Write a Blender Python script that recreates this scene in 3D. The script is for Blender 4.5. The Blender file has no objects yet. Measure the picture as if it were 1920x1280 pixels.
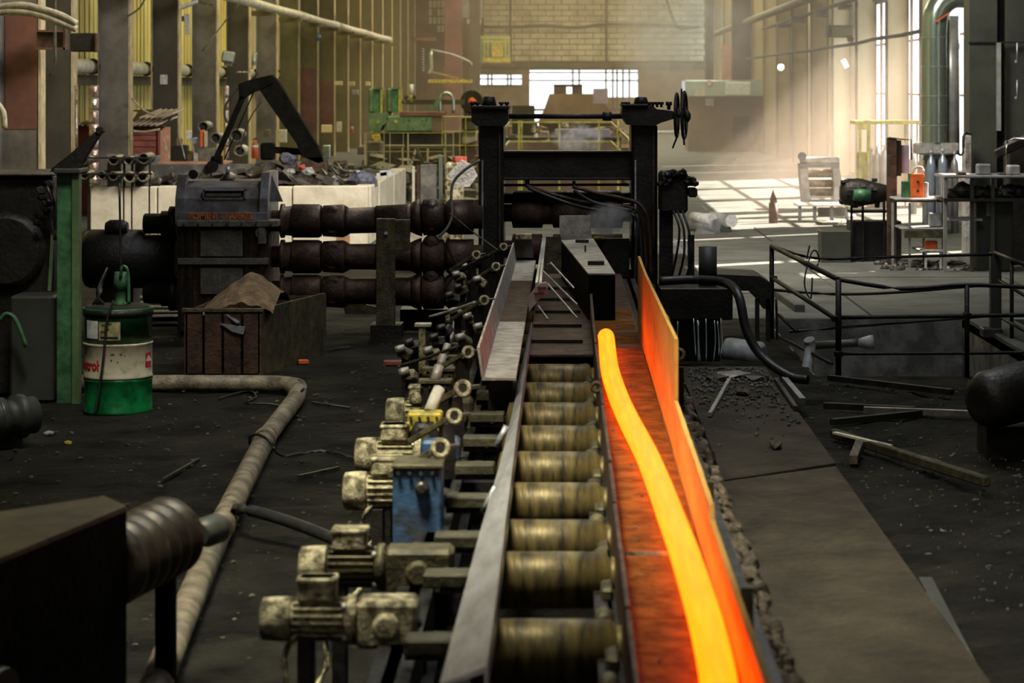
import bpy, bmesh, math, random
from mathutils import Vector, Matrix, Euler, noise
R = random.Random(7)
C = bpy.context.scene.collection
SC = bpy.context.scene
# ---------------------------------------------------------------- camera, light, exposure
F, CX, CY, H = 4400.0, 1059.0, 163.0, 2.7        # focal length in px of a 1920 wide frame, optical axis, eye height
cd = bpy.data.cameras.new('camera'); cam = bpy.data.objects.new('camera', cd); C.objects.link(cam)
cam.location = (0, 0, H); cam.rotation_euler = (math.pi/2, 0, 0)
cd.sensor_width = 36; cd.lens = 36*F/1920; cd.shift_x = (960-CX)/1920; cd.shift_y = -(640-CY)/1920
cd.clip_end = 400; cd.clip_start = .5
cd.dof.use_dof = True; cd.dof.focus_distance = 22; cd.dof.aperture_fstop = 3.4
SC.camera = cam
w = bpy.data.worlds.new('sky'); SC.world = w; w.use_nodes = True
nt = w.node_tree; bg = nt.nodes['Background']
bg.inputs[0].default_value = (.93, .97, 1, 1); bg.inputs[1].default_value = 2.6
def light(name, kind, loc, energy, col, rot=(0, 0, 0), sx=1, sy=1):
    l = bpy.data.lights.new(name, kind); l.energy = energy; l.color = col
    o = bpy.data.objects.new(name, l); C.objects.link(o); o.location = loc; o.rotation_euler = rot
    if kind == 'AREA': l.shape = 'RECTANGLE'; l.size = sx; l.size_y = sy
    return o
s = light('sun', 'SUN', (30, 60, 30), 40, (1, .86, .70)); s.data.angle = .009
s.rotation_euler = Vector((-6, -4, -5)).to_track_quat('-Z', 'Y').to_euler()
# unseen area lights added under the closed roof in place of skylights
light('roof_fill', 'AREA', (-3, 66, 10.6), 2000, (1, .88, .50), (0, 0, 0), 8, 24)
light('roof_fill', 'AREA', (1, 112, 10.6), 7800, (1, .86, .58), (0, 0, 0), 12, 50)
light('roof_fill', 'AREA', (1.0, 33, 10.2), 3200, (1, .93, .80), Vector((-5.5, 9, -9)).to_track_quat('-Z', 'Y').to_euler(), 5, 6)  # tilted fill, added to brighten the scrap bay and left columns
light('roof_fill', 'AREA', (2.0, 21, 10.6), 480, (.92, .96, 1), (0, 0, 0), 5, 6)
l_ = light('roof_fill', 'AREA', (-2.0, 9, 9.0), 175, (1, .95, .74), Vector((1.5, 3.0, -8.4)).to_track_quat('-Z', 'Y').to_euler(), 2, 2); l_.data.spread = 1.0  # fill added above the near end to brighten rollers and motors
l_ = light('roof_fill', 'AREA', (-2.4, 14, 9.5), 42, (1, .95, .80), Vector((-.9, 5.6, -9)).to_track_quat('-Z', 'Y').to_euler(), 2, 2); l_.data.spread = .8  # narrow fill added to lift the drum, crate and ground pipe
SC.view_settings.view_transform = 'Standard'; SC.view_settings.look = 'None'
SC.view_settings.exposure = 0; SC.view_settings.gamma = 1; SC.view_settings.use_curve_mapping = False
SC.cycles.volume_step_rate = 4; SC.cycles.volume_max_steps = 64; SC.cycles.max_bounces = 6
SC.cycles.diffuse_bounces = 3; SC.cycles.glossy_bounces = 3; SC.cycles.volume_bounces = 0
SC.cycles.use_denoising = True; SC.cycles.sample_clamp_indirect = 4; SC.cycles.caustics_reflective = False; SC.cycles.caustics_refractive = False

# ---------------------------------------------------------------- helpers
def P(x, y, D): return Vector(((x-CX)*D/F, D, H-(y-CY)*D/F))   # point at depth D metres seen at that place of the frame
def DG(y, z=0): return (H-z)*F/(y-CY)                          # depth at which height z is seen in row y
def G(x, y, z=0): return P(x, y, DG(y, z))
MATS = {}
def mk(name, c1, c2=None, rough=.6, metal=0., scale=6., bump=.25, lo=.4, hi=.65, stretch=(1, 1, 1), emit=None, es=0, spec=.5):
    m = bpy.data.materials.new(name); m.use_nodes = True; t = m.node_tree; n = t.nodes; L = t.links
    b = n['Principled BSDF']; b.inputs['Roughness'].default_value = rough; b.inputs['Metallic'].default_value = metal
    b.inputs['Specular IOR Level'].default_value = spec
    c2 = c2 or tuple(v*.55 for v in c1)
    tc = n.new('ShaderNodeTexCoord'); mp = n.new('ShaderNodeMapping'); mp.inputs['Scale'].default_value = stretch
    L.new(tc.outputs['Object'], mp.inputs[0])
    no = n.new('ShaderNodeTexNoise'); no.inputs['Scale'].default_value = scale; no.inputs['Detail'].default_value = 7; no.inputs['Roughness'].default_value = .62
    L.new(mp.outputs[0], no.inputs['Vector'])
    r = n.new('ShaderNodeValToRGB'); r.color_ramp.elements[0].position = lo; r.color_ramp.elements[1].position = hi
    r.color_ramp.elements[0].color = (*c2, 1); r.color_ramp.elements[1].color = (*c1, 1)
    L.new(no.outputs[0], r.inputs[0]); L.new(r.outputs[0], b.inputs['Base Color'])
    mr = n.new('ShaderNodeMapRange'); mr.inputs[3].default_value = min(1, rough*1.25); mr.inputs[4].default_value = rough*.8
    L.new(no.outputs[0], mr.inputs[0]); L.new(mr.outputs[0], b.inputs['Roughness'])
    if bump:
        n2 = n.new('ShaderNodeTexNoise'); n2.inputs['Scale'].default_value = scale*5; n2.inputs['Detail'].default_value = 5
        L.new(mp.outputs[0], n2.inputs['Vector'])
        bp = n.new('ShaderNodeBump'); bp.inputs['Strength'].default_value = bump; bp.inputs['Distance'].default_value = .02
        L.new(n2.outputs[0], bp.inputs['Height']); L.new(bp.outputs[0], b.inputs['Normal'])
    if emit: b.inputs['Emission Color'].default_value = (*emit, 1); b.inputs['Emission Strength'].default_value = es
    MATS[name] = m; return m
mk('oily_floor', (.026, .024, .016), (.004, .004, .003), .85, 0, 1.6, 1.4, .38, .72, spec=.12)
mk('dusty_concrete', (.15, .155, .14), (.065, .068, .062), .85, 0, 1.1, .5, .3, .7, spec=.2)
mk('slab', (.075, .062, .040), (.030, .025, .018), .8, 0, 2.2, .8, .35, .7, spec=.2)
mk('soil', (.05, .05, .045), (.018, .018, .016), .8, 0, 3, .8)
mk('pale_concrete', (.88, .80, .64), (.60, .53, .40), .85, 0, 2.5, .3, .3, .6)  # albedo raised in place of sun on the scrap bay walls
mk('grey_concrete', (.20, .19, .17), (.07, .07, .065), .85, 0, 3, .4)
mk('block', (.62, .56, .38), (.40, .35, .22), .85, 0, 1.2, .2, .3, .6)
mk('mortar', (.16, .14, .08), None, .9, 0, 3)
mk('column_olive', (.155, .14, .05), (.09, .08, .03), .6, 0, .7, .1)
mk('column_grey', (.20, .18, .165), (.08, .072, .062), .6, 0, .9, .15, .38, .62)
mk('column_dark', (.075, .07, .05), (.04, .036, .028), .6, 0, .9, .15)
mk('column_red', (.20, .08, .055), (.10, .045, .035), .6, 0, 1.2, .15)
mk('flange_cream', (.62, .52, .32), (.38, .30, .17), .55, 0, 3, .1)
mk('panel_yellow', (.86, .76, .30), (.55, .46, .14), .7, 0, 1.4, .1, .3, .65, (1, 1, .25))
mk('panel_cream', (.72, .62, .38), (.50, .42, .24), .7, 0, 1.2, .1, .3, .65, (1, 1, .25))
mk('dark_wall', (.09, .075, .045), (.04, .034, .02), .8, 0, 1)
mk('brown_wall', (.22, .15, .085), (.14, .095, .055), .8, 0, .8)
mk('black_steel', (.030, .027, .022), (.012, .011, .010), .5, .3, 5, .4)
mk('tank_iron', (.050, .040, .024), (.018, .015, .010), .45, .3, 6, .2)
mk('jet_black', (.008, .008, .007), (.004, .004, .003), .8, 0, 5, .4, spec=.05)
mk('worn_steel', (.16, .15, .14), (.06, .055, .05), .42, .7, 6, .3)
mk('bright_steel', (.66, .66, .68), (.36, .36, .37), .36, .5, 7, .3, .35, .65, (1, .25, 1))
mk('chute_steel', (.70, .66, .59), (.36, .33, .28), .5, .5, 7, .3)
mk('roller_steel', (.23, .17, .055), (.030, .024, .012), .46, .45, 9, .15, .35, .65, (2.2, .4, .4))
mk('rust', (.115, .062, .036), (.04, .024, .016), .6, .35, 7, .4)
mk('spindle_rust', (.12, .075, .05), (.045, .03, .022), .5, .5, 5, .4)
mk('trough_steel', (.21, .078, .011), (.09, .032, .005), .8, 0, 8, .5, spec=.08)
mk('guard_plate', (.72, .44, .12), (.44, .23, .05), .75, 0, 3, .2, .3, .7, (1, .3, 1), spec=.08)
mk('gear_grey', (.26, .26, .29), (.11, .09, .08), .38, .2, 4, .2)
mk('gear_plate', (.24, .22, .18), (.13, .12, .10), .5, .4, 10, .3)
mk('motor_cream', (.62, .55, .34), (.09, .075, .035), .6, .1, 14, .5, .42, .6)
mk('olive_iron', (.14, .12, .055), (.045, .04, .022), .55, .3, 8, .4)
mk('yellow_paint', (.70, .55, .03), (.25, .2, .04), .45, 0, 12, .2)
mk('rail_yellow', (.50, .46, .06), (.25, .23, .04), .5, 0, 6, .1)
mk('blue_paint', (.055, .14, .30), (.05, .055, .05), .45, .1, 5, .3, .38, .6)
mk('green_paint', (.09, .26, .11), (.03, .09, .045), .45, .1, 5, .2)
mk('machine_green', (.16, .25, .11), (.08, .14, .06), .5, .1, 4, .2)
mk('drum_green', (.008, .22, .06), (.003, .07, .02), .3, .1, 8, .05)
mk('drum_cream', (.55, .50, .36), (.30, .27, .16), .35, .1, 9, .05, .3, .5)
mk('paper', (.75, .77, .80), (.5, .5, .48), .6, 0, 14, 0)
mk('paper_old', (.48, .43, .22), (.2, .18, .08), .6, 0, 14, 0)
mk('red_print', (.55, .02, .02), (.4, .02, .02), .5, 0, 5, 0)
mk('orange_print', (.95, .25, .04), (.5, .1, .02), .5, 0, 20, 0)
mk('pipe_grime', (.30, .25, .17), (.10, .085, .055), .6, .1, 7, .5, .38, .62)
mk('pvc', (.42, .43, .42), (.25, .25, .24), .5, 0, 8, .1)
mk('white_pipe', (.62, .60, .50), (.40, .37, .28), .5, 0, 4, .1)
mk('foil', (.75, .70, .68), (.40, .28, .24), .22, .85, 5, .9)
mk('hose', (.035, .035, .033), None, .4, 0, 10, .2)
mk('cable_pale', (.55, .5, .36), None, .6, 0, 10, 0)
mk('grey_hose', (.30, .29, .25), None, .5, 0, 10, 0)
mk('sand', (.26, .17, .085), (.11, .07, .035), .9, 0, 9, .9)
mk('scrap', (.12, .105, .09), (.03, .027, .025), .8, .1, 6, .9)
mk('bar_olive', (.10, .09, .045), (.04, .036, .02), .6, .2, 7, .4)
mk('wood', (.14, .12, .085), (.07, .06, .04), .8, 0, 5, .3, .4, .6, (6, 1, 6))
mk('rubble', (.16, .12, .075), (.05, .04, .025), .85, 0, 12, .6)
mk('shed_red', (.36, .10, .075), (.22, .06, .045), .7, 0, 4, .1)
mk('shed_pink', (.72, .38, .26), (.50, .25, .16), .8, 0, 4, .1)
mk('roof_sheet', (.66, .56, .44), (.42, .35, .26), .7, 0, 5, .1)
mk('extinguisher', (.65, .09, .03), (.4, .05, .02), .35, 0, 8, 0)
mk('orange_paint', (.85, .15, .03), (.60, .10, .02), .5, 0, 8, 0)
mk('duct_green', (.42, .50, .42), (.32, .40, .34), .22, .75, 2, .1)
mk('cylinder_blue', (.38, .45, .55), (.28, .33, .40), .25, .4, 4, 0)
mk('cylinder_grey', (.45, .47, .44), (.3, .31, .29), .35, .3, 4, 0)
mk('dark_column', (.060, .066, .052), (.035, .038, .030), .5, .1, 1.2, .2)
mk('grey_box', (.26, .27, .28), (.16, .16, .17), .6, 0, 5, .1)
mk('plastic_wrap', (.50, .48, .46), (.30, .28, .27), .3, 0, 5, .9)
mk('cloth_blue', (.16, .17, .26), (.07, .07, .10), .8, 0, 14, .8)
mk('cloth_pale', (.55, .62, .58), (.3, .3, .28), .8, 0, 14, .8)
mk('cloth_red', (.65, .12, .08), None, .8, 0, 14, .8)
mk('lavender_sheet', (.34, .30, .38), (.26, .22, .28), .7, 0, 3, .1)
mk('tube_lit', (.9, .9, 1), None, .5, emit=(.85, .85, 1), es=9, bump=0)
mk('glare_lit', (.9, 1, .9), None, .5, emit=(.95, 1, .9), es=16, bump=0)
mk('lens', (.7, .75, .7), (.55, .6, .55), .2, 0, 5, 0)
mk('water', (.6, .65, .7), (.4, .45, .5), .08, .3, 30, .3)
mk('rope', (.055, .055, .05), None, .8, 0, 20, .2)

class B:
    """collects shapes in world coordinates; link() makes them one mesh object"""
    def __init__(s): s.bm = bmesh.new()
    def _fin(s, vs, bev, seg=1):
        if bev:
            es = set(e for v in vs for e in v.link_edges)
            bmesh.ops.bevel(s.bm, geom=list(es), offset=bev, segments=seg, affect='EDGES', clamp_overlap=True)
    def box(s, x0, x1, y0, y1, z0, z1, bev=0):
        m = Matrix.Translation(((x0+x1)/2, (y0+y1)/2, (z0+z1)/2)) @ Matrix.Diagonal((abs(x1-x0), abs(y1-y0), abs(z1-z0), 1))
        s._fin(bmesh.ops.create_cube(s.bm, size=1, matrix=m)['verts'], bev); return s
    def obox(s, c, size, rot=(0, 0, 0), bev=0):
        m = Matrix.Translation(c) @ Euler(rot).to_matrix().to_4x4() @ Matrix.Diagonal((*size, 1))
        s._fin(bmesh.ops.create_cube(s.bm, size=1, matrix=m)['verts'], bev); return s
    def bar(s, a, b, wd, ht=None, bev=0, roll=0):
        a, b = Vector(a), Vector(b); d = b-a; ht = ht or wd
        q = d.to_track_quat('Y', 'Z').to_matrix().to_4x4() @ Matrix.Rotation(roll, 4, 'Y')
        m = Matrix.Translation((a+b)/2) @ q @ Matrix.Diagonal((wd, d.length, ht, 1))
        s._fin(bmesh.ops.create_cube(s.bm, size=1, matrix=m)['verts'], bev); return s
    def lathe(s, a, b, prof, n=20, caps=True):
        a, b = Vector(a), Vector(b); d = b-a; q = d.to_track_quat('Z', 'Y').to_matrix()
        u, v = q @ Vector((1, 0, 0)), q @ Vector((0, 1, 0)); rings = []
        for t, r in prof:
            c = a+d*t
            rings.append([s.bm.verts.new(c+(u*math.cos(k*2*math.pi/n)+v*math.sin(k*2*math.pi/n))*max(r, .0005)) for k in range(n)])
        for A, Bq in zip(rings, rings[1:]):
            for k in range(n):
                f = s.bm.faces.new((A[k], A[(k+1) % n], Bq[(k+1) % n], Bq[k])); f.smooth = True
        if caps: s.bm.faces.new(rings[0][::-1]); s.bm.faces.new(rings[-1])
        return s
    def cyl(s, a, b, r, r2=None, n=16): return s.lathe(a, b, [(0, r), (1, r if r2 is None else r2)], n)
    def tube(s, pts, r, n=8, smooth=3, closed=False):
        pts = [Vector(p) for p in pts]
        if smooth > 1 and len(pts) > 2:
            o = []
            for i in range(len(pts)-1):
                p0, p1, p2, p3 = pts[max(i-1, 0)], pts[i], pts[i+1], pts[min(i+2, len(pts)-1)]
                for k in range(smooth):
                    t = k/smooth
                    o.append(.5*((2*p1)+(p2-p0)*t+(2*p0-5*p1+4*p2-p3)*t*t+(3*p1-p0-3*p2+p3)*t**3))
            o.append(pts[-1]); pts = o
        rings = []; up = Vector((.13, .2, .97))
        for i, p in enumerate(pts):
            d = (pts[min(i+1, len(pts)-1)]-pts[max(i-1, 0)]).normalized()
            if abs(d.dot(up)) > .95: up = Vector((.9, .3, .1))
            u = d.cross(up).normalized(); v = d.cross(u)
            rr = r[i*len(r)//len(pts)] if isinstance(r, (list, tuple)) else r
            rings.append([s.bm.verts.new(p+(u*math.cos(k*2*math.pi/n)+v*math.sin(k*2*math.pi/n))*rr) for k in range(n)])
            up = -v if v.length else up
        for A, Bq in zip(rings, rings[1:]):
            # match the seam
            k0 = min(range(n), key=lambda k: (A[0].co-Bq[k].co).length)
            k1 = min(range(n), key=lambda k: (A[1].co-Bq[k].co).length)
            sg = 1 if (k1-k0) % n == 1 else -1
            for k in range(n):
                try:
                    f = s.bm.faces.new((A[k], A[(k+1) % n], Bq[(k0+sg*(k+1)) % n], Bq[(k0+sg*k) % n])); f.smooth = True
                except ValueError: pass
        s.bm.faces.new(rings[0][::-1]); s.bm.faces.new(rings[-1]); return s
    def torus(s, c, axis, Rr, r, n=20, m=8):
        c = Vector(c); q = Vector(axis).to_track_quat('Z', 'Y').to_matrix(); g = []
        for i in range(n):
            a = i*2*math.pi/n; g.append([s.bm.verts.new(c+q @ Vector(((Rr+r*math.cos(b))*math.cos(a), (Rr+r*math.cos(b))*math.sin(a), r*math.sin(b)))) for b in [j*2*math.pi/m for j in range(m)]])
        for i in range(n):
            for j in range(m):
                f = s.bm.faces.new((g[i][j], g[(i+1) % n][j], g[(i+1) % n][(j+1) % m], g[i][(j+1) % m])); f.smooth = True
        return s
    def prism(s, pts, off):
        """closed polygon of 3-D points pushed along off"""
        off = Vector(off); A = [s.bm.verts.new(Vector(p)) for p in pts]; Bq = [s.bm.verts.new(Vector(p)+off) for p in pts]
        s.bm.faces.new(A); s.bm.faces.new(Bq[::-1])
        for i in range(len(A)):
            j = (i+1) % len(A); s.bm.faces.new((A[j], A[i], Bq[i], Bq[j]))
        return s
    def ppoly(s, pp, D, dep): return s.prism([P(x, y, D) for x, y in pp], (0, dep, 0))
    def pbox(s, x0, y0, x1, y1, D, dep, bev=0, z0=None):
        a, b = P(x0, y1, D), P(x1, y0, D)
        return s.box(a.x, b.x, D, D+dep, a.z if z0 is None else z0, b.z, bev)
    def rock(s, c, size, seed=0, sub=1):
        r = bmesh.ops.create_icosphere(s.bm, subdivisions=sub, radius=1)
        for v in r['verts']:
            k = 1+.45*noise.noise(v.co*1.7+Vector((seed*3.1, seed, 0)))
            v.co = Vector((v.co.x*size[0]*k, v.co.y*size[1]*k, v.co.z*size[2]*k))+Vector(c)
        return s
    def heap(s, x0, x1, y0, y1, fn, n=18, m=14):
        g = [[s.bm.verts.new((x0+(x1-x0)*i/n, y0+(y1-y0)*j/m, fn(i/n, j/m))) for j in range(m+1)] for i in range(n+1)]
        for i in range(n):
            for j in range(m): s.bm.faces.new((g[i][j], g[i+1][j], g[i+1][j+1], g[i][j+1]))
        return s
    def link(s, name, mat, parent=None, origin=None):
        o0 = Vector(parent['_o']) if parent is not None and '_o' in parent.keys() else Vector(origin or (0, 0, 0))
        bmesh.ops.recalc_face_normals(s.bm, faces=s.bm.faces[:])
        me = bpy.data.meshes.new(name)
        for v in s.bm.verts: v.co -= o0
        s.bm.to_mesh(me); s.bm.free()
        me.materials.append(MATS[mat] if isinstance(mat, str) else mat)
        o = bpy.data.objects.new(name, me); C.objects.link(o)
        if parent is not None: o.parent = parent; o['_o'] = list(o0)
        else: o.location = o0; o['_o'] = list(o0)
        return o
def tag(o, label, cat, group=None, kind=None):
    if label: o['label'] = label
    if cat: o['category'] = cat
    if group: o['group'] = group
    if kind: o['kind'] = kind
    return o
def thing(name, label, cat, loc, group=None):
    o = bpy.data.objects.new(name, None); C.objects.link(o); o.location = loc; o['_o'] = list(loc)
    o.empty_display_size = .1
    return tag(o, label, cat, group)
def one(b, name, mat, label, cat, group=None, origin=None, kind=None):
    if origin is None:
        vs = [v.co for v in b.bm.verts]; origin = (sum(v.x for v in vs)/len(vs), sum(v.y for v in vs)/len(vs), min(v.z for v in vs))
    return tag(b.link(name, mat, None, origin), label, cat, group, kind)
def struct(b, name, mat, parent=None):
    o = b.link(name, mat, parent)
    if parent is None: o['kind'] = 'structure'
    return o
def text(body, size, loc, rot, mat, name, parent, depth=.004, bend=None, xs=1, bold=0):
    cu = bpy.data.curves.new(name, 'FONT'); cu.body = body; cu.size = size; cu.extrude = depth; cu.offset = bold
    cu.align_x = 'CENTER'; cu.align_y = 'CENTER'
    t = bpy.data.objects.new('tmp', cu); C.objects.link(t)
    me = bpy.data.meshes.new_from_object(t.evaluated_get(bpy.context.evaluated_depsgraph_get()))
    bpy.data.objects.remove(t); me.name = name
    m = Matrix.Translation(loc) @ Euler(rot).to_matrix().to_4x4() @ Matrix.Diagonal((xs, 1, 1, 1)) if bend is None else None
    for v in me.vertices:
        if bend:        # wrap around a vertical cylinder: bend = (centre, radius, angle)
            c, r, a0 = bend; a = a0+v.co.x*xs/r; rr = r+v.co.z
            v.co = Vector((c[0]+rr*math.sin(a), c[1]-rr*math.cos(a), loc[2]+v.co.y))
        else: v.co = m @ v.co
        v.co -= Vector(parent['_o'])
    me.materials.clear(); me.materials.append(MATS[mat])
    o = bpy.data.objects.new(name, me); C.objects.link(o); o.parent = parent; o['_o'] = list(parent['_o'])
    return o
def copy_tree(o, parent=None, delta=None):
    c = o.copy(); C.objects.link(c)
    if parent is not None: c.parent = parent
    if delta is not None: c.location = Vector(o.location)+Vector(delta)
    for ch in list(o.children): copy_tree(ch, c)
    return c
ORD = ['first', 'second', 'third', 'fourth', 'fifth', 'sixth', 'seventh', 'eighth', 'ninth', 'tenth', 'eleventh', 'twelfth', 'thirteenth', 'fourteenth', 'fifteenth', 'sixteenth', 'seventeenth', 'eighteenth', 'nineteenth']

# ================================================================ setting
PX0, PX1, PY0, PY1 = 2.35, 4.62, 21.9, 27.3      # the sunken pit
b = B()
def quad(b, x0, x1, y0, y1, z, n=1, m=1, amp=0):
    g = [[b.bm.verts.new((x0+(x1-x0)*i/n, y0+(y1-y0)*j/m, z+(amp*noise.noise(Vector((i*.9+x0, j*.9+y0, 3))) if 0 < i < n and 0 < j < m else 0))) for j in range(m+1)] for i in range(n+1)]
    for i in range(n):
        for j in range(m): b.bm.faces.new((g[i][j], g[i+1][j], g[i+1][j+1], g[i][j+1]))
quad(b, -11, PX0, 3, PY1, 0, 60, 110, .035); quad(b, -11, PX0, PY1, 38, 0, 12, 12, .01); quad(b, PX0, PX1, 3, PY0, 0, 12, 80, .04); quad(b, PX1, 10, 3, PY1, 0, 6, 20, .02)
fl = struct(b, 'floor', 'oily_floor')
b = B(); quad(b, -11, 1.9, 38, 150, -.004); quad(b, 1.9, 10, 45, 150, -.004)
struct(b, 'ground', 'dusty_concrete', fl)
# concrete bays of the right-hand floor, joints between them
ys = [27.32, 30.6, 33.2, 36.4, 41, 45]
for i in range(5):
    for j, (xa, xb) in enumerate(((1.95, 3.6), (3.62, 6.2), (6.22, 9.8))):
        B().box(xa, xb, ys[i]+.02, ys[i+1]-.02, -.1, .008+.01*((i+j) % 2), .006).link('slab', 'dusty_concrete', fl)
B().box(PX1, PX1+.5, PY0, PY1, -.1, .05, .01).link('curb', 'dusty_concrete', fl)
# pit walls
b = B(); b.box(PX0-.2, PX1+.2, PY1, PY1+.02, -1.3, 0); b.box(PX0-.02, PX0, PY0-.02, PY1, -1.3, 0); b.box(PX1, PX1+.02, PY0, PY1, -1.3, 0); b.box(PX0, PX1, PY0-.02, PY0, -1.3, -.05)
b.box(PX0, PX1, PY0, PY1, -1.32, -1.3)
struct(b, 'trim_1', 'grey_concrete')
b = B(); b.box(-11.5, 10.5, -2, 151, 11, 11.2); struct(b, 'ceiling', 'dark_wall')

# left wall: frame + panels between the columns
LC = [42.9, 48.5, 54.7, 60.7, 66.9, 73.3, 79.4, 85.5, 91.7, 97.5, 103.3, 109.7, 116, 122.3, 128.5, 134.7, 141]
b = B(); b.box(-10.5, -10.4, 0, 150, -.5, 11)
wl = struct(b, 'wall_left', 'dark_wall')
edges = [30, 36.7]+LC
for i in range(len(edges)-1):
    y0, y1 = edges[i]+.1, edges[i+1]-.1
    for k in range(4):
        ya, yb = y0+(y1-y0)*k/4, y0+(y1-y0)*(k+1)/4-.06
        bb = B(); bb.box(-10.4, -10.3, ya, yb, .1, 10.5, .02)
        for q in range(3): yy = ya+(yb-ya)*(q+.5)/3; bb.box(-10.31, -10.27, yy-.06, yy+.06, .1, 10.5)
        bb.link('panel', 'panel_yellow' if i < 7 else 'panel_cream', wl)
# right wall: piers, windows and panels
RC = [47.4, 53.5, 59.2, 65.3, 71.1, 77.3, 83.7, 89.8, 95.8, 102, 108, 114, 120, 126, 132, 138, 144]
def win(n, y0, y1, z0, z1):
    b = B(); fr = .07
    for z in (z0, z1): b.box(9.16, 9.3, y0, y1, z-fr/2, z+fr/2)
    for y in (y0, y1): b.box(9.16, 9.3, y-fr/2, y+fr/2, z0, z1)
    wd = struct(b, 'window_%d' % n, 'rust')
    for k in (z0+(z1-z0)*.4, z0+(z1-z0)*.72): B().box(9.18, 9.26, y0, y1, k-.03, k+.03).link('glazing_bar', 'rust', wd)
    if y1-y0 > 2: yy = (y0+y1)/2; B().box(9.18, 9.26, yy-.03, yy+.03, z0, z1).link('mullion', 'rust', wd)
wr = struct(B().box(9.2, 9.4, 0, 36.6, -.5, 11).box(9.2, 9.4, 38.0, 39.6, -.5, 11).box(9.2, 9.4, 36.6, 38.0, -.5, 3.4).box(9.2, 9.4, 36.6, 38.0, 5.0, 11).box(9.2, 9.4, 40.4, 45.2, -.5, 11).box(9.2, 9.4, 46.2, 47.5, -.5, 11).box(9.2, 9.4, 45.2, 46.2, 7.6, 11).box(9.2, 9.4, 45.2, 46.2, -.5, 3.2).box(9.2, 9.4, 39.6, 40.4, 6.3, 11).box(9.2, 9.4, 39.6, 40.4, -.5, 1.2)
            .box(9.2, 9.4, 47.4, 71.1, 5.2, 11).box(9.2, 9.4, 47.4, 71.1, -.5, .7), 'wall_right', 'dark_wall')
for i, y in enumerate((47.5, 53.4, 59.1, 65.2)): B().box(9.2, 9.4, y, y+.5, .7, 5.2).link('pier', 'panel_cream', wr)
for i, (a, c) in enumerate(((48.0, 53.4), (53.9, 59.1), (59.6, 65.2), (65.7, 71.0))): win(i+1, a, c, .72, 5.18)
win(7, 45.25, 46.15, 3.25, 7.55); win(8, 39.65, 40.35, 1.25, 6.25); win(9, 36.65, 37.95, 3.45, 4.95)  # unseen openings, placed so sun strikes the duct, floor strip and trolley
for i in range(4, len(RC)-1):
    y0, y1 = RC[i], RC[i+1]
    slit = .35 if i in (5, 6) else 0
    if slit: B().box(9.2, 9.4, y0, y0+slit+.2, -.5, .9).link('panel', 'panel_cream', wr)
    n = 3
    for k in range(n):
        ya = y0+slit+.2+(y1-y0-slit-.2)*k/n; yb = y0+slit+.2+(y1-y0-slit-.2)*(k+1)/n-.05
        B().box(9.2, 9.4, ya, yb, -.5, 11, .02).link('panel', 'panel_cream', wr)
    if not slit: B().box(9.22, 9.4, y0, y0+.2, -.5, 11).link('panel', 'dark_wall', wr)
# far wall of blocks above, steel lintel, gate opening with glazing
DW = 147.
def wx(x): return (x-CX)*DW/F
def wz(y): return H-(y-CY)*DW/F
b = B(); b.box(-11, 10, DW+.18, DW+.5, wz(122), 11)                       # backing
b.box(-11, wx(900), DW, DW+.4, -.5, wz(118)); b.box(wx(1196), 10, DW, DW+.4, -.5, wz(118))
b.box(wx(978), wx(993), DW, DW+.4, -.5, wz(118)); b.box(wx(900), wx(978), DW, DW+.4, -.5, wz(200))
b.box(wx(900), wx(978), DW, DW+.4, wz(139), wz(118)); b.box(wx(900), wx(978), DW, DW+.4, wz(200), wz(160)); b.box(wx(993), wx(1196), DW, DW+.4, wz(129), wz(118))
wb = struct(b, 'wall_back', 'brown_wall')
B().box(wx(880), wx(1330), DW-.3, DW+.2, wz(128), wz(116), .03).link('lintel', 'dark_wall', wb)
bw, bh = 29.6*DW/F, 10.65*DW/F
for r in range(13):
    z0 = wz(115)+r*bh; off = (r % 2)*bw/2
    for k in range(-1, 15):
        x0 = max(wx(905), wx(905)+k*bw-off); x1 = min(wx(1322), wx(905)+(k+1)*bw-off)
        if x1-x0 < .15: continue
        j = R.uniform(0, .03)
        B().box(x0+.022, x1-.022, DW-.04-j, DW+.18, z0+.022, z0+bh-.022, .01).link('block', 'block', wb)
struct(B().box(wx(905), wx(1322), DW+.05, DW+.18, wz(115), wz(-30)), 'mortar_bed', 'mortar', wb)
for x in (905, 957, 1137): B().box(wx(x)-.07, wx(x)+.07, DW-.12, DW+.1, wz(115), wz(-30)).link('joint_strip', 'dark_wall', wb)
def fwin(n, x0, y0, x1, y1, vs, hs):
    f = struct(B().box(wx(x0), wx(x1), DW-.1, DW+.1, wz(y0)-.05, wz(y0)+.1).box(wx(x0), wx(x1), DW-.1, DW+.1, wz(y1)-.1, wz(y1)+.05), 'window_%d' % n, 'column_dark')
    for x in vs: B().box(wx(x)-.06, wx(x)+.06, DW-.08, DW+.05, wz(y1), wz(y0)).link('mullion', 'column_dark', f)
    for y in hs: B().box(wx(x0), wx(x1), DW-.08, DW+.05, wz(y)-.05, wz(y)+.05).link('glazing_bar', 'column_dark', f)
fwin(5, 900, 139, 978, 160, (915, 922, 952, 958), (148,))
fwin(6, 993, 130, 1196, 205, (1074, 1086, 1136, 1149, 1157, 1168, 1180), (136, 151))
# sheeted leaf of the gate: the part of the opening under the glazing that is closed
B().box(wx(1088), wx(1196), DW-.05, DW+.05, -.2, wz(182)).link('gate_leaf', 'brown_wall', wb)
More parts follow.
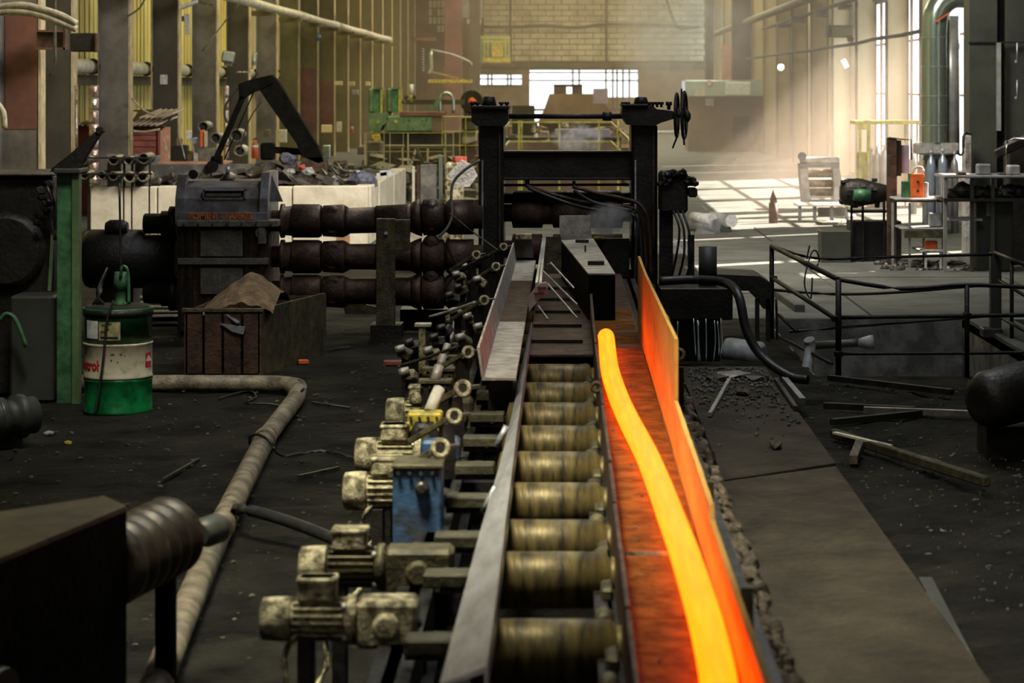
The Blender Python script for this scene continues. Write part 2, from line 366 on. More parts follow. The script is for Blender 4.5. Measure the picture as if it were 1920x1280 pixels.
# ---- left wall columns (web faces the camera, cream inner flange)
red = {8, 9}
for i, D in enumerate([38.0]+LC):
    X = -9.0 if i else -8.5
    wdt = .60 if i else .62
    t = thing('steel_column', '%s steel column from the left edge along the left wall' % ORD[i] + (', brick red above grey' if i == 0 else ''), 'column', (X-wdt/2, D, 0), 'columns along the left wall')
    mat = ['column_grey', 'column_dark', 'column_grey', 'column_dark', 'column_grey', 'column_dark', 'column_grey'][i] if i < 7 else 'column_olive'
    B().box(X-wdt, X, D, D+.03, 0, 10.9).link('web', mat, t)
    B().box(X-.025, X, D-.02, D+.42, 0, 10.9, .004).link('flange', 'flange_cream', t)
    B().box(X-wdt-.02, X-wdt, D-.18, D+.2, 0, 10.9).link('flange', 'flange_cream' if i in (1, 3) else mat, t)
    if i == 0:
        B().box(X-wdt+.06, X-.04, D-.012, D, P(0, 242, D).z, P(0, 8, D).z).link('red_paint_band', 'column_red', t)
    if i in red: B().pbox(CX-9.0*F/D-34+2, (128 if i == 8 else 152), CX-9.0*F/D-2, 250, D-.01, .01).link('red_paint_band', 'column_red', t)
    if i == 3: B().pbox(300, 140, 314, 158, D-.02, .02).link('sign_plate', 'paper', t)
for i, D in enumerate(RC[:13]):
    X = 8.1
    t = thing('steel_column', '%s pale column of the right wall, counted from the duct' % ORD[i], 'column', (X+.27, D, 0), 'columns along the right wall')
    B().box(X, X+.55, D, D+.03, 0, 10.9).link('web', 'panel_cream', t)
    B().box(X, X+.025, D-.2, D+.2, 0, 10.9, .004).link('flange', 'rust' if i < 4 else 'column_olive', t)
    B().box(X+.53, X+.555, D-.2, D+.2, 0, 10.9).link('flange', 'rust' if i < 4 else 'column_olive', t)
struct(B().box(-11, 10, -3.2, -3, -.5, 11), 'wall_front', 'dark_wall')
struct(B().box(-10.5, -10.4, -3.1, 0.02, -.5, 11).box(9.2, 9.4, -3.1, 0.02, -.5, 11), 'trim_2', 'dark_wall')
# ================================================================ run-out roller table
ROLL = [7.8, 8.82, 10.0, 10.85, 11.87, 12.88, 13.87, 14.88, 15.9, 16.95, 17.97, 18.99, 20.0, 21.0]
rt = thing('roller_table', 'long roller table running from the foreground up to the rolling mill', 'conveyor', (0, 15.5, 0))
for x0, x1, z0, z1 in ((-.68, -.62, .1, .52), (.655, .70, .1, .66), (.17, .2, .1, .58)):
    b = B(); b.box(x0, x1, 6.6, 25, z0, z1, .004); b.box(x0-.05, x1+.05, 6.6, 25, z1-.02, z1, .003); b.box(x0-.05, x1+.05, 6.6, 25, z0, z0+.03); b.link('side_beam', 'black_steel', rt)
B().box(-.27, .60, 17.45, 25.0, .69, .712, .004).link('cover_plate', 'rust', rt)
for k in range(5): B().box(-.26, .14, 18.2+k*1.2, 18.26+k*1.2, .712, .74).link('plate_ridge', 'black_steel', rt)
for y in (8.3, 11.3, 14.3, 17.4, 20.5, 23.5):
    for x in (-.65, .675): B().box(x-.08, x+.08, y-.1, y+.1, 0, .2, .01).link('foot', 'black_steel', rt)
    B().box(-.65, .68, y-.06, y+.06, .12, .3).link('cross_beam', 'black_steel', rt)
roll0 = None
for i, y in enumerate(ROLL):
    z = .58 if i != 2 else .6
    if roll0 is None:
        roll0 = B().lathe((-.37, y, z), (.60, y, z), [(0, .05), (.02, .12), (.56, .12), (.575, .095), (.60, .095), (.615, .12), (.98, .12), (1, .05)], 28).link('roller', 'roller_steel', rt)
        sh = B().cyl((-.60, y, z), (-.365, y, z), .035, n=12).link('shaft', 'worn_steel', roll0); B().cyl((.595, y, z), (.655, y, z), .035, n=12).link('shaft', 'worn_steel', roll0)
    else:
        copy_tree(roll0, rt, (0, y-ROLL[0], z-.58))
    for k in range(2):   # bearing housings on the left girder, guide blocks on the divider
        pass
    b = B(); b.box(-.60, -.385, y-.09, y+.06, .585, .64, .006); b.link('bearing_bar', 'bar_olive', rt)
    b = B().lathe((-.46, y-.085, .60), (-.46, y+.085, .60), [(0, .02), (.1, .034), (.9, .034), (1, .02)], 12); b.box(-.53, -.39, y-.05, y+.05, .555, .60); b.link('bearing', 'olive_iron', rt)
    if i < 12:
        b = B(); b.lathe((.155, y+.30, .62), (.155, y+.42, .62), [(0, .02), (.1, .038), (.9, .038), (1, .02)], 12); b.box(.15, .2, y-.3, y+.32, .5, .625, .01); b.link('guide_block', 'olive_iron', rt)
# dividing plate between the two tracks
b = B()
for k in range(10):
    y0 = 7.2+k*1.08; b.box(.213, .232, y0, y0+1.07, .52, .86+.012*math.sin(k*2.1), .003)
b.prism([(.213, 18.0, .52), (.213, 18.0, .86), (.213, 20.0, .94), (.213, 20.4, .9), (.213, 20.4, .52)], (.02, 0, 0))
b.link('divider_plate', 'rust', rt)
B().torus((.195, 14.4, .86), (0, 1, 0), .028, .013).link('lifting_eye', 'olive_iron', rt)
# trough floor: apron plates between the rollers
for i, y in enumerate(ROLL[:13]):
    y1 = ROLL[i+1]
    b = B(); b.prism([(.235, y-.02, .702), (.235, y1-.06, .704), (.235, y1-.06, .716), (.235, y-.02, .711)], (.35, 0, 0)); b.link('apron_plate', 'trough_steel', rt)
    for q in range(3):
        x = R.uniform(.28, .55); yy = R.uniform(y+.2, y1-.2)
        B().rock((x, yy, .715), (R.uniform(.008, .018), R.uniform(.01, .02), .008), i*3+q).link('scale_flake', 'rubble', rt)
B().box(.235, .59, 6.6, 21, .40, .42).link('tray', 'black_steel', rt)
# ---- guard plates on the right
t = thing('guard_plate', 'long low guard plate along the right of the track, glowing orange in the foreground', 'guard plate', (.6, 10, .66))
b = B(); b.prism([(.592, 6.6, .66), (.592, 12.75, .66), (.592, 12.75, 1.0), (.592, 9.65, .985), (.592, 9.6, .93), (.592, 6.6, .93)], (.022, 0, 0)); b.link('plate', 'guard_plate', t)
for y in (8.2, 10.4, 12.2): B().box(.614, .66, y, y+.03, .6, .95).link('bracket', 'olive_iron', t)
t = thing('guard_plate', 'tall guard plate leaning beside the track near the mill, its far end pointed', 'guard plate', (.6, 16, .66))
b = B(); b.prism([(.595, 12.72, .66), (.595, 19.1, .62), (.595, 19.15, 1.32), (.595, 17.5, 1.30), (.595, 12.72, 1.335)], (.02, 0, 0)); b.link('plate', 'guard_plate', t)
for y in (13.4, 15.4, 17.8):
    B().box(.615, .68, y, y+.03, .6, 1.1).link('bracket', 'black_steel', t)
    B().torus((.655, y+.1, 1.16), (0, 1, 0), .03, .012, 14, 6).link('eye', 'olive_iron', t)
# ---- hot bar
hot = bpy.data.materials.new('hot_bar'); hot.use_nodes = True; n = hot.node_tree.nodes; L = hot.node_tree.links; pb = n['Principled BSDF']
pb.inputs['Base Color'].default_value = (.1, .04, .02, 1); pb.inputs['Roughness'].default_value = .8
at = n.new('ShaderNodeAttribute'); at.attribute_name = 'heat'
no = n.new('ShaderNodeTexNoise'); no.inputs['Scale'].default_value = 5; tc = n.new('ShaderNodeTexCoord'); mp = n.new('ShaderNodeMapping'); mp.inputs['Scale'].default_value = (7, .35, 7)
L.new(tc.outputs['Object'], mp.inputs[0]); L.new(mp.outputs[0], no.inputs['Vector'])
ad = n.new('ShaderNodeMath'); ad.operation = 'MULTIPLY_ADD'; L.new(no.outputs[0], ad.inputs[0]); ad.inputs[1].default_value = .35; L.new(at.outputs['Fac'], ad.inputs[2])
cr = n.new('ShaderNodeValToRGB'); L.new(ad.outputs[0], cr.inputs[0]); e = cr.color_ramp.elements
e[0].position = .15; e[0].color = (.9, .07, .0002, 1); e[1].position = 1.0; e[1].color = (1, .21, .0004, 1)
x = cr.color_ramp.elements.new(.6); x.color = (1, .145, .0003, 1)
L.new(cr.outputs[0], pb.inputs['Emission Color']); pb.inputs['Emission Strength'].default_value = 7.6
MATS['hot_bar'] = hot
path = []
for px, py in ((1137, 640), (1140, 668), (1145, 700), (1160, 745), (1180, 790), (1211, 850), (1233, 902), (1260, 974), (1279, 1025), (1296, 1076), (1313, 1130), (1329, 1189), (1345, 1262), (1352, 1330), (1352, 1420)):
    D = 1.92*F/(py-CY); path.append((min(P(px, py, D).x, .515), D, .78))
path[0] = (path[0][0], path[0][1], .80); path.insert(0, (path[0][0]-.006, path[0][1]+.12, .805))
ob = one(B().tube(path, .062, 20, 4), 'hot_steel_bar', 'hot_bar', 'glowing yellow-orange hot steel bar curving along the trough', 'steel bar', origin=(.5, 12, .69))
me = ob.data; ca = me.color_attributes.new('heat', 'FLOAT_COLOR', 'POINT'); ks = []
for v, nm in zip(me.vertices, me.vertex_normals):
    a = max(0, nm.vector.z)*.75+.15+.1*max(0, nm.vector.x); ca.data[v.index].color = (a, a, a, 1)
# ---- left rail strip
t = thing('side_rail', 'bright galvanised steel rail edging the roller track on the left', 'rail', (-.3, 12, .6))
b = B(); st = [(7.86, -.42, -.262, .70, .76), (8.6, -.41, -.258, .70, .78), (10.5, -.38, -.262, .71, .785), (12.5, -.345, -.267, .70, .78), (14.5, -.325, -.27, .69, .77), (16.6, -.315, -.268, .69, .80), (18.6, -.30, -.262, .70, .84)]
va = []
for y, xl, xr, zl, zr in st:
    va.append([b.bm.verts.new(p) for p in ((xl, y, zl), (xr, y, zr), (xr+.004, y, zr-.01), (xr+.004, y, zr-.11), (xr-.006, y, zr-.11), (xr-.008, y, zr-.022), (xl, y, zl-.012))])
for A, Q in zip(va, va[1:]):
    for k in range(7): b.bm.faces.new((A[k], A[(k+1) % 7], Q[(k+1) % 7], Q[k]))
b.bm.faces.new(va[0]); b.bm.faces.new(va[-1][::-1]); b.link('rail_strip', 'bright_steel', t)
for y in (9.3, 11.6, 13.7, 15.9): B().cyl((-.40, y, .60), (-.34, y, .72), .02, n=10).link('rail_bolt', 'bright_steel', t)
# ---- three L-shaped chutes
for j, (y0, y1, z, lab) in enumerate(((14.96, 18.5, .85, 'nearest of the three L-shaped steel chutes left of the track, pale and dusty'), (18.46, 22.5, .845, 'middle one of the three L-shaped steel chutes, brownish and worn'), (22.42, 25.2, .84, 'farthest of the three L-shaped steel chutes, ending under the mill'))):
    t = thing('steel_chute', lab, 'chute', (-.42, (y0+y1)/2, z-.02), 'L-shaped chutes left of the track')
    B().box(-.53, -.31, y0, y1, z-.022, z, .003).link('chute_floor', 'chute_steel' if j != 1 else 'rust', t)
    b = B(); b.prism([(-.56, y0, z+.19), (-.545, y0, z+.19), (-.515, y0, z), (-.532, y0, z)], (0, y1-y0, 0)); b.link('chute_side', 'chute_steel', t)
    B().box(-.5, -.34, y0+.4, y0+.5, .5, z-.02).link('support', 'black_steel', t)
    if j < 2: B().box(-.5, -.34, y1-.7, y1-.6, .5, z-.02).link('support', 'black_steel', t)
# ---- ring levers and the gear of the pushers, one set per roller
rings = [(826, 840, 17, 11.7), (852, 780, 14, 13.0), (868, 728, 15, 14.2), (878, 660, 11, 15.6), (908, 563, 9, 18.3), (930, 500, 8, 21.2), (893, 478, 8, 22.5), (944, 463, 7, 24.0)]
rl = ['nearest ring lever, above the blue gearbox', 'ring lever beside the yellow housing', 'ring lever above and right of the yellow housing', 'ring lever at the corner of the nearest chute', 'ring lever beside the middle chute', 'ring lever beside the far chute', 'ring lever left of the far chute by the mill post', 'farthest ring lever at the mill']
for (px, py, r, D), lab in zip(rings, rl):
    c = P(px, py, D); rr = 1.12*r*D/F
    t = thing('ring_lever', lab, 'lever', (c.x, D, c.z-rr), 'ring levers left of the chutes')
    B().torus(c, (0, 1, -.25), rr*.74, rr*.30, 22, 8).link('ring', 'motor_cream', t)
    B().cyl(c-Vector((0, .01, 0)), c+Vector((0, .05, 0)), rr*.42, n=14).link('pin', 'worn_steel', t)
    B().bar(c+Vector((-rr*.9, .01, -rr*.4)), c+Vector((-rr*.9-.22, .12, -.16)), rr*.5, rr*.7, .005).link('arm', 'olive_iron', t)
    B().bar(c+Vector((rr*.8, 0, rr*.1)), c+Vector((rr*1.9, .02, rr*.2)), rr*.5, rr*.5, .004).link('stub', 'worn_steel', t)
    B().bar(c+Vector((-.05, .06, -rr)), (c.x-.02, D+.08, .42), .05, .07).link('post', 'black_steel', t)
mp_ = [((813, 756), 13.6, .018), ((829, 706), 14.9, .014), ((847, 675), 16, .013), ((872, 608), 18, .011), ((905, 769), 13, .014), ((893, 773), 13, .012), ((918, 905), 11.4, .02), ((792, 702), 15.5, .01)]
for k in range(8):
    D = 13.5+k*1.3; px = 812-k*-7; c = P(806+k*8.5, 758-k*24, D)
    t = thing('pusher_housing', '%s dark pusher housing counted from the yellow one, left of the chutes' % ORD[k] if k else 'yellow painted pusher housing with a hexagonal dark hub', 'housing', (c.x, D, c.z-.16), 'pusher housings left of the chutes')
    if k == 0:
        c = P(796, 792, D)
        B().box(c.x-.10, c.x+.10, D, D+.16, c.z-.17, c.z+.055, .012).link('body', 'yellow_paint', t)
        B().lathe((c.x, D-.035, c.z-.08), (c.x, D+.01, c.z-.08), [(0, .06), (.6, .10), (1, .10)], 6).link('hub', 'black_steel', t)
        B().cyl((c.x, D-.05, c.z-.08), (c.x, D-.03, c.z-.08), .03, n=12).link('cap', 'olive_iron', t)
        B().cyl((c.x+.02, D+.12, c.z+.04), (c.x+.07, D+.25, c.z+.16), .036, n=16).link('piston_rod', 'white_pipe', t)
    else:
        B().box(c.x-.09, c.x+.10, D, D+.3, c.z-.2, c.z+.05, .01).link('body', 'olive_iron' if k > 1 else 'black_steel', t)
        B().box(c.x-.10, c.x+.11, D-.02, D+.1, c.z+.05, c.z+.075, .004).link('top_flange', 'olive_iron', t)
        B().cyl((c.x, D+.05, c.z+.06), (c.x+.025, D+.10, c.z+.15), .034-.002*k, n=14).link('piston_rod', 'chute_steel', t)
        B().lathe((c.x-.16, D+.05, c.z-.05), (c.x-.08, D+.05, c.z-.05), [(0, .03), (.3, .05), (1, .05)], 14).link('end_cap', 'motor_cream' if k % 2 else 'olive_iron', t)
    B().box(c.x-.07, c.x+.07, D+.05, D+.2, .02, c.z-.16).link('pedestal', 'black_steel', t)
    for q in range(4):
        B().cyl((c.x-.08+.05*q, D-.025, c.z+.03), (c.x-.08+.05*q, D+.005, c.z+.03), .008, n=6).link('bolt', 'worn_steel', t)
# poles, posts and small fittings of that row
for i, (a, bq, D, r, m, lab) in enumerate((((805, 594), (892, 566), 19, .012, 'chute_steel', 'thin pale pole lying across the housings, upper one'), ((752, 685), (856, 650), 17, .012, 'olive_iron', 'thin olive pole lying across the housings, lower one'),
        ((845, 512), (915, 478), 22.5, .015, 'worn_steel', 'steel rod pointing at the far chute'), ((843, 400), (935, 470), 23, .008, 'olive_iron', 'thin rod slanting down to the mill post'))):
    t = one(B().tube([P(*a, D), P((a[0]+bq[0])/2, (a[1]+bq[1])/2+1.5, D-.1), P(*bq, D-.3)], r, 8), 'pole', m, lab, 'pole')
t = thing('support_post', 'cream rusty post with a flat cap beside the chutes', 'post', P(793, 720, 17.5), None)
B().pbox(785, 613, 798, 700, 17.5, .06, .004).link('shaft', 'motor_cream', t); B().pbox(777, 607, 808, 613, 17.48, .12, .003).link('cap_plate', 'white_pipe', t); B().pbox(786, 698, 797, 760, 17.55, .05).link('lower_shaft', 'olive_iron', t)
for i, (px, py, D) in enumerate(sorted(((852, 700, 16.4), (822, 640, 18.2), (836, 622, 18.6), (858, 590, 19.6), (872, 640, 17.4), (866, 545, 21), (885, 600, 18.8), (905, 620, 17.8), (862, 520, 22.4), (880, 505, 22.9), (776, 650, 17.8), (760, 662, 17.3), (812, 665, 17), (768, 705, 16), (850, 560, 20.6), (902, 530, 20.7)), key=lambda v: -v[2])):
    c = P(px, py, D); t = thing('clamp_fitting', '%s small oily clamp with bolt head, counted from the mill, left of the chutes' % ORD[i], 'clamp', (c.x, D, c.z-.08), 'small clamps among the pusher machinery')
    B().obox(c, (.10, .10, .07), (R.uniform(-.4, .4), R.uniform(-.6, .6), R.uniform(-.5, .5)), .01).link('body', R.choice(['olive_iron', 'worn_steel', 'motor_cream', 'olive_iron']), t)
    B().lathe(c+Vector((-.07, -.06, .03)), c+Vector((.0, -.05, .045)), [(0, .022), (.3, .03), (1, .028)], 10).link('bolt_head', R.choice(['chute_steel', 'worn_steel']), t)
    B().box(c.x-.03, c.x+.03, D+.02, D+.08, .3, c.z).link('stem', 'black_steel', t)

# ---- electric motors of the rollers
def motor(x0, y, z, r, lab, gear=.22, gm='motor_cream', ymat='motor_cream', body='motor_cream', L_=.50, stands=True):
    t = thing('electric_motor', lab, 'motor', (x0+.25, y, 0), 'roller drive motors')
    B().lathe((x0, y, z), (x0+.12, y, z), [(0, r*.80), (.08, r*.97), (.5, r*1.02), (1, r*1.02)], 28).link('fan_cover', body, t)
    b = B(); b.cyl((x0+.12, y, z), (x0+.34, y, z), r*.84, n=24)
    for k in range(18):
        a = k*2*math.pi/18; b.obox((x0+.23, y+math.cos(a)*r*.9, z+math.sin(a)*r*.9), (.2, .008, r*.22), (a-math.pi/2, 0, 0))
    b.link('finned_body', ymat, t)
    B().box(x0+.15, x0+.30, y-r*.75, y+r*.6, z+r*.9, z+r*.9+.095, .012).link('terminal_box', body, t)
    B().box(x0+.145, x0+.305, y-r*.8, y+r*.65, z+r*.9+.075, z+r*.9+.095, .006).link('terminal_lid', body, t)
    B().lathe((x0+.335, y, z), (x0+.38, y, z), [(0, r*.95), (.3, r*1.15), (1, r*1.15)], 20).link('flange', ymat, t)
    for k in range(4):
        a = math.pi/4+k*math.pi/2; B().cyl((x0+.325, y+math.cos(a)*r*1.02, z+math.sin(a)*r*1.02), (x0+.345, y+math.cos(a)*r*1.02, z+math.sin(a)*r*1.02), .014, n=6).link('bolt', 'chute_steel', t)
    B().box(x0+.38, x0+.38+gear, y-r*1.05, y+r*1.1, z-r*1.2, z+r*1.0, .018).link('gearcase', gm, t)
    B().lathe((x0+.38+gear*.5, y-r*1.05-.035, z-.01), (x0+.38+gear*.5, y-r*1.0, z-.01), [(0, r*.45), (.4, r*.62), (1, r*.65)], 18).link('cover_disc', gm, t)
    B().cyl((x0+.38+gear, y, z), (-.60, y, .58), .03, n=10).link('output_shaft', 'worn_steel', t)
    for k in (x0+.18, x0+.38+gear*.5): B().box(k-.03, k+.03, y-r*.8, y+r*.8, 0, z-r*.8, .004).link('foot', 'black_steel', t)
    B().tube([(x0+.16, y-r*.7, z-r*.5), (x0+.10, y-r*.9, z-r*1.6), (x0+.13, y-r*1.2, z-.42), (x0+.02, y-.2, .05)], .013, 6).link('supply_cable', 'motor_cream', t)
    return t
motor(-1.20, 9.27, .60, .085, 'nearest cream motor of the row, at the bottom of the picture', .24, 'motor_cream')
motor(-1.17, 10.35, .585, .09, 'second cream motor from the front, with olive fan cowl and dark gearcase', .30, 'olive_iron', 'olive_iron')
motor(-1.15, 12.2, .60, .10, 'third cream motor from the front, butting against the blue gearbox', .10, 'motor_cream')
motor(-1.20, 13.45, .585, .105, 'fourth cream motor from the front, beside the yellow housing', .22, 'blue_paint')
motor(-1.15, 15.1, .60, .10, 'farthest cream motor of the row, drum-shaped cowl below the crate', .18, 'olive_iron')
t = thing('gearbox', 'blue painted gearbox with rusty face behind the third motor', 'gearbox', (-.74, 11.6, 0))
a, bq = P(736, 1032, 11.5), P(828, 878, 11.5)
b = B(); b.box(a.x, bq.x, 11.5, 11.75, a.z, bq.z, .01); b.link('case', 'blue_paint', t)
B().box(a.x-.005, bq.x+.005, 11.48, 11.8, bq.z, bq.z+.02, .004).link('lid', 'olive_iron', t)
B().lathe((-.70, 11.44, bq.z-.09), (-.70, 11.5, bq.z-.09), [(0, .02), (.3, .035), (1, .035)], 14).link('plug', 'worn_steel', t)
B().box(a.x+.03, bq.x-.03, 11.52, 11.7, 0, a.z).link('base', 'black_steel', t)
for k in range(4): B().cyl((a.x+.03+.055*k, 11.47, bq.z-.02), (a.x+.03+.055*k, 11.5, bq.z-.02), .009, n=6).link('bolt', 'worn_steel', t)

# ---- central entry guide, rods, box beam and plate in front of the mill
t = thing('entry_guide', 'pale twin-bar entry guide with a clamp head above the roller track', 'guide', P(1008, 560, 19.5))
for dx in (0, 7):
    b = B(); b.bar(P(1019+dx*.4, 448, 25.5), P(1006+dx, 535, 19.9), .022, .05); b.link('guide_bar', 'bright_steel', t)
b = B(); b.ppoly([(990, 557), (1003, 540), (1010, 532), (1024, 529), (1027, 536), (1027, 552), (1012, 560), (992, 584)], 19.4, .05); b.link('clamp_head', 'bright_steel', t)
B().pbox(1008, 538, 1024, 543, 19.36, .06).link('clamp_jaw', 'worn_steel', t); B().pbox(1001, 549, 1020, 552, 19.36, .06).link('clamp_jaw', 'worn_steel', t)
B().cyl(P(1030, 502, 21), P(1030, 502, 21)+Vector((0, .1, 0)), .035, n=16).link('pivot', 'olive_iron', t)
for i, (a, c) in enumerate((((1032, 492), (1076, 540)), ((1018, 508), (1082, 571)), ((1027, 532), (1082, 596)), ((1009, 573), (1027, 598)))):
    one(B().bar(P(*a, 20.4), P(*c, 20.0), .012), 'guide_rod', 'chute_steel', ['uppermost', 'second', 'third', 'lowest and shortest'][i]+' of the thin slanting rods right of the entry guide', 'rod', 'slanting guide rods')
t = thing('box_beam', 'dark steel box beam with grey top running from the mill to the trough', 'beam', (.1, 22, .6))
b = B(); near = [(.20, 20.0), (.43, 20.0)]; far = [(-.035, 24.3), (.30, 24.6)]
lo, hi = .72, 1.10
vs = [b.bm.verts.new((x, y, z)) for z in (lo, hi) for x, y in (near[0], near[1], far[1], far[0])]
for f in ((0, 1, 2, 3), (4, 5, 6, 7), (0, 1, 5, 4), (1, 2, 6, 5), (2, 3, 7, 6), (3, 0, 4, 7)): b.bm.faces.new([vs[k] for k in f])
b.link('beam_body', 'jet_black', t)
b = B(); vs = [b.bm.verts.new((x, y, z)) for z in (1.1, 1.112) for x, y in (near[0], near[1], far[1], far[0])]
for f in ((0, 1, 2, 3), (4, 5, 6, 7), (0, 1, 5, 4), (1, 2, 6, 5), (2, 3, 7, 6), (3, 0, 4, 7)): b.bm.faces.new([vs[k] for k in f])
b.link('top_plate', 'chute_steel', t)
B().pbox(1102, 490, 1133, 500, 20.9, .1).link('top_block', 'black_steel', t); B().pbox(1079, 450, 1104, 458, 23.9, .1).link('top_block', 'black_steel', t)
B().pbox(1096, 460, 1099, 474, 22.6, .02).link('pin', 'black_steel', t)
one(B().ppoly([(1049, 404), (1107, 404), (1110, 451), (1053, 453), (1049, 430)], 24.8, .03), 'deflector_plate', 'chute_steel', 'grey upright plate standing at the mill mouth', 'plate')
one(B().ppoly([(967, 440), (996, 440), (997, 448), (967, 448)], 25.0, .3), 'guide_block', 'motor_cream', 'small cream block in the mill mouth', 'block')
one(B().ppoly([(966, 450), (998, 450), (1000, 483), (966, 483)], 25.2, .2), 'guide_box', 'worn_steel', 'wet shiny guide box between the far chute and the mill', 'box')

# ================================================================ rolling mill stand
DM = 26.
t = thing('rolling_mill', 'black rolling mill stand with crossbeam, screw shaft and two hand wheels', 'mill', (P(1065, 500, DM).x, DM, 0))
def post(x0, x1, inner):
    b = B(); b.pbox(x0, 232, x1, 500, DM, .9, .03, z0=.02); b.link('housing_post', 'black_steel', t)
    b = B(); b.pbox(x0+6, 300, x0+9, 470, DM-.03, .05); b.link('edge_strip', 'bright_steel', t)  # bright steel here stands in for the highlight along the post
    b = B(); b.pbox(x1-9, 240, x1-6, 470, DM-.03, .05); b.link('edge_strip', 'rust', t)
post(897, 944, 1); post(1184, 1233, -1)
B().ppoly([(884, 200), (953, 200), (953, 226), (946, 236), (893, 236), (884, 228)], DM-.1, .9).link('screw_housing', 'black_steel', t)
B().pbox(882, 198, 955, 205, DM-.14, .98, .01).link('cap_plate', 'black_steel', t)
c = P(917, 199, DM+.2); B().lathe(c, c+Vector((0, 0, .11)), [(0, .088), (.9, .065), (1, .05)], 20).link('screw_cone', 'black_steel', t)
B().ppoly([(1168, 197), (1222, 197), (1232, 205), (1262, 208), (1266, 222), (1240, 230), (1228, 236), (1176, 234), (1165, 218)], DM-.1, .8).link('screw_housing', 'black_steel', t)
B().pbox(1165, 195, 1216, 200, DM-.14, .9, .01).link('cap_plate', 'black_steel', t)
c = P(1202, 196, DM+.2); B().lathe(c, c+Vector((0, 0, .085)), [(0, .088), (.9, .065), (1, .05)], 20).link('screw_cone', 'black_steel', t)
for x in (886, 895, 940, 950, 1169, 1177, 1218, 1224, 1232, 1240): c = P(x, 196, DM+.05); B().lathe(c-Vector((0, 0, .03)), c+Vector((0, 0, .03)), [(0, .015), (.5, .015), (.51, .028), (1, .028)], 8).link('bolt', 'black_steel', t)
c = P(1254, 199, DM+.05); B().lathe(c-Vector((0, 0, .04)), c+Vector((0, 0, .05)), [(0, .02), (.5, .02), (.55, .035), (1, .035)], 10).link('grease_cup', 'black_steel', t)
a, c = P(950, 218, DM+.3), P(1168, 218, DM+.3); B().cyl(a, c, .028, n=16).link('screw_shaft', 'black_steel', t)
B().cyl(P(1130, 218, DM+.3), P(1147, 218, DM+.3), .05, n=16).link('coupling', 'black_steel', t)
B().cyl(P(1147, 218, DM+.3), P(1168, 218, DM+.3), .019, n=12).link('red_shaft', 'rust', t)
B().cyl(P(1262, 216, DM+.1), P(1293, 216, DM+.1), .028, n=12).link('wheel_shaft', 'black_steel', t)
B().lathe(P(1284, 218, DM+.1), P(1295, 218, DM+.1), [(0, .06), (.6, .07), (1, .03)], 14).link('hub', 'black_steel', t)
for px, rr, ax in ((1269, .24, (1, -.13, 0)), (1283, .26, (1, -.16, 0))):
    c = P(px, 216, DM+.1); b = B(); b.torus(c, ax, rr, .017, 40, 8)
    q = Vector(ax).to_track_quat('Z', 'Y').to_matrix()
    for k in range(5): a = k*2*math.pi/5+.4; b.bar(c, c+q @ Vector((math.cos(a)*rr, math.sin(a)*rr, 0)), .022, .016)
    b.link('hand_wheel', 'black_steel', t)
for a, c in (((1270, 255), (1261, 278)), ((1281, 250), (1283, 272)), ((1278, 166), (1277, 200))): B().bar(P(*a, DM), P(*c, DM), .02).link('wheel_handle', 'black_steel', t)
b = B(); b.pbox(940, 285, 1186, 336, DM+.15, .25, .02); b.link('crossbeam', 'black_steel', t)
b = B(); b.pbox(940, 283, 1186, 287, DM+.1, .35, .006); b.link('crossbeam_flange', 'black_steel', t)
b = B(); b.pbox(940, 333, 1186, 338, DM+.1, .35, .006); b.link('crossbeam_flange', 'black_steel', t)
B().cyl(P(940, 347, DM+.3), P(1180, 346, DM+.3), .015, n=8).link('tie_rod', 'rust', t)
B().pbox(1073, 339, 1079, 352, DM+.28, .05).link('rod_clamp', 'black_steel', t); B().pbox(984, 338, 993, 350, DM+.28, .05).link('rod_clamp', 'black_steel', t)
B().lathe(P(940, 371, DM+.4), P(1185, 371, DM+.4), [(0, .06), (.08, .06), (.1, .085), (.9, .085), (.92, .06), (1, .06)], 24).link('spray_header', 'black_steel', t)
rx0, rx1 = P(945, 400, DM+.45), P(1183, 400, DM+.45)
B().lathe((rx0.x, DM+.45, P(0, 403, DM).z), (rx1.x, DM+.45, P(0, 403, DM).z), [(0, .10), (.06, .10), (.07, .17), (.30, .17), (.31, .13), (.38, .13), (.39, .17), (.60, .17), (.61, .13), (.68, .13), (.69, .17), (.93, .17), (.94, .1), (1, .1)], 30).link('upper_roll', 'rust', t)
B().lathe((rx0.x, DM+.45, P(0, 472, DM).z), (rx1.x, DM+.45, P(0, 472, DM).z), [(0, .10), (.06, .10), (.07, .17), (.30, .17), (.31, .13), (.38, .13), (.39, .17), (.60, .17), (.61, .13), (.68, .13), (.69, .17), (.93, .17), (.94, .1), (1, .1)], 30).link('lower_roll', 'rust', t)
B().pbox(944, 505, 1186, 620, DM+.1, .7, z0=.0).link('bed', 'black_steel', t)
B().pbox(890, 560, 1250, 640, DM-.1, 1.1, .02, z0=0).link('base_plate', 'black_steel', t)
B().pbox(1090, 447, 1180, 520, DM-.02, .1).link('side_guide', 'black_steel', t)
B().pbox(1020, 444, 1060, 520, DM-.02, .1).link('side_guide', 'olive_iron', t)
for k, x in enumerate((1118, 1128)): B().cyl(P(x-6, 446, DM-.06), P(x+6, 446, DM-.06), .02, n=8).link('bracket_bolt', 'yellow_paint', t)
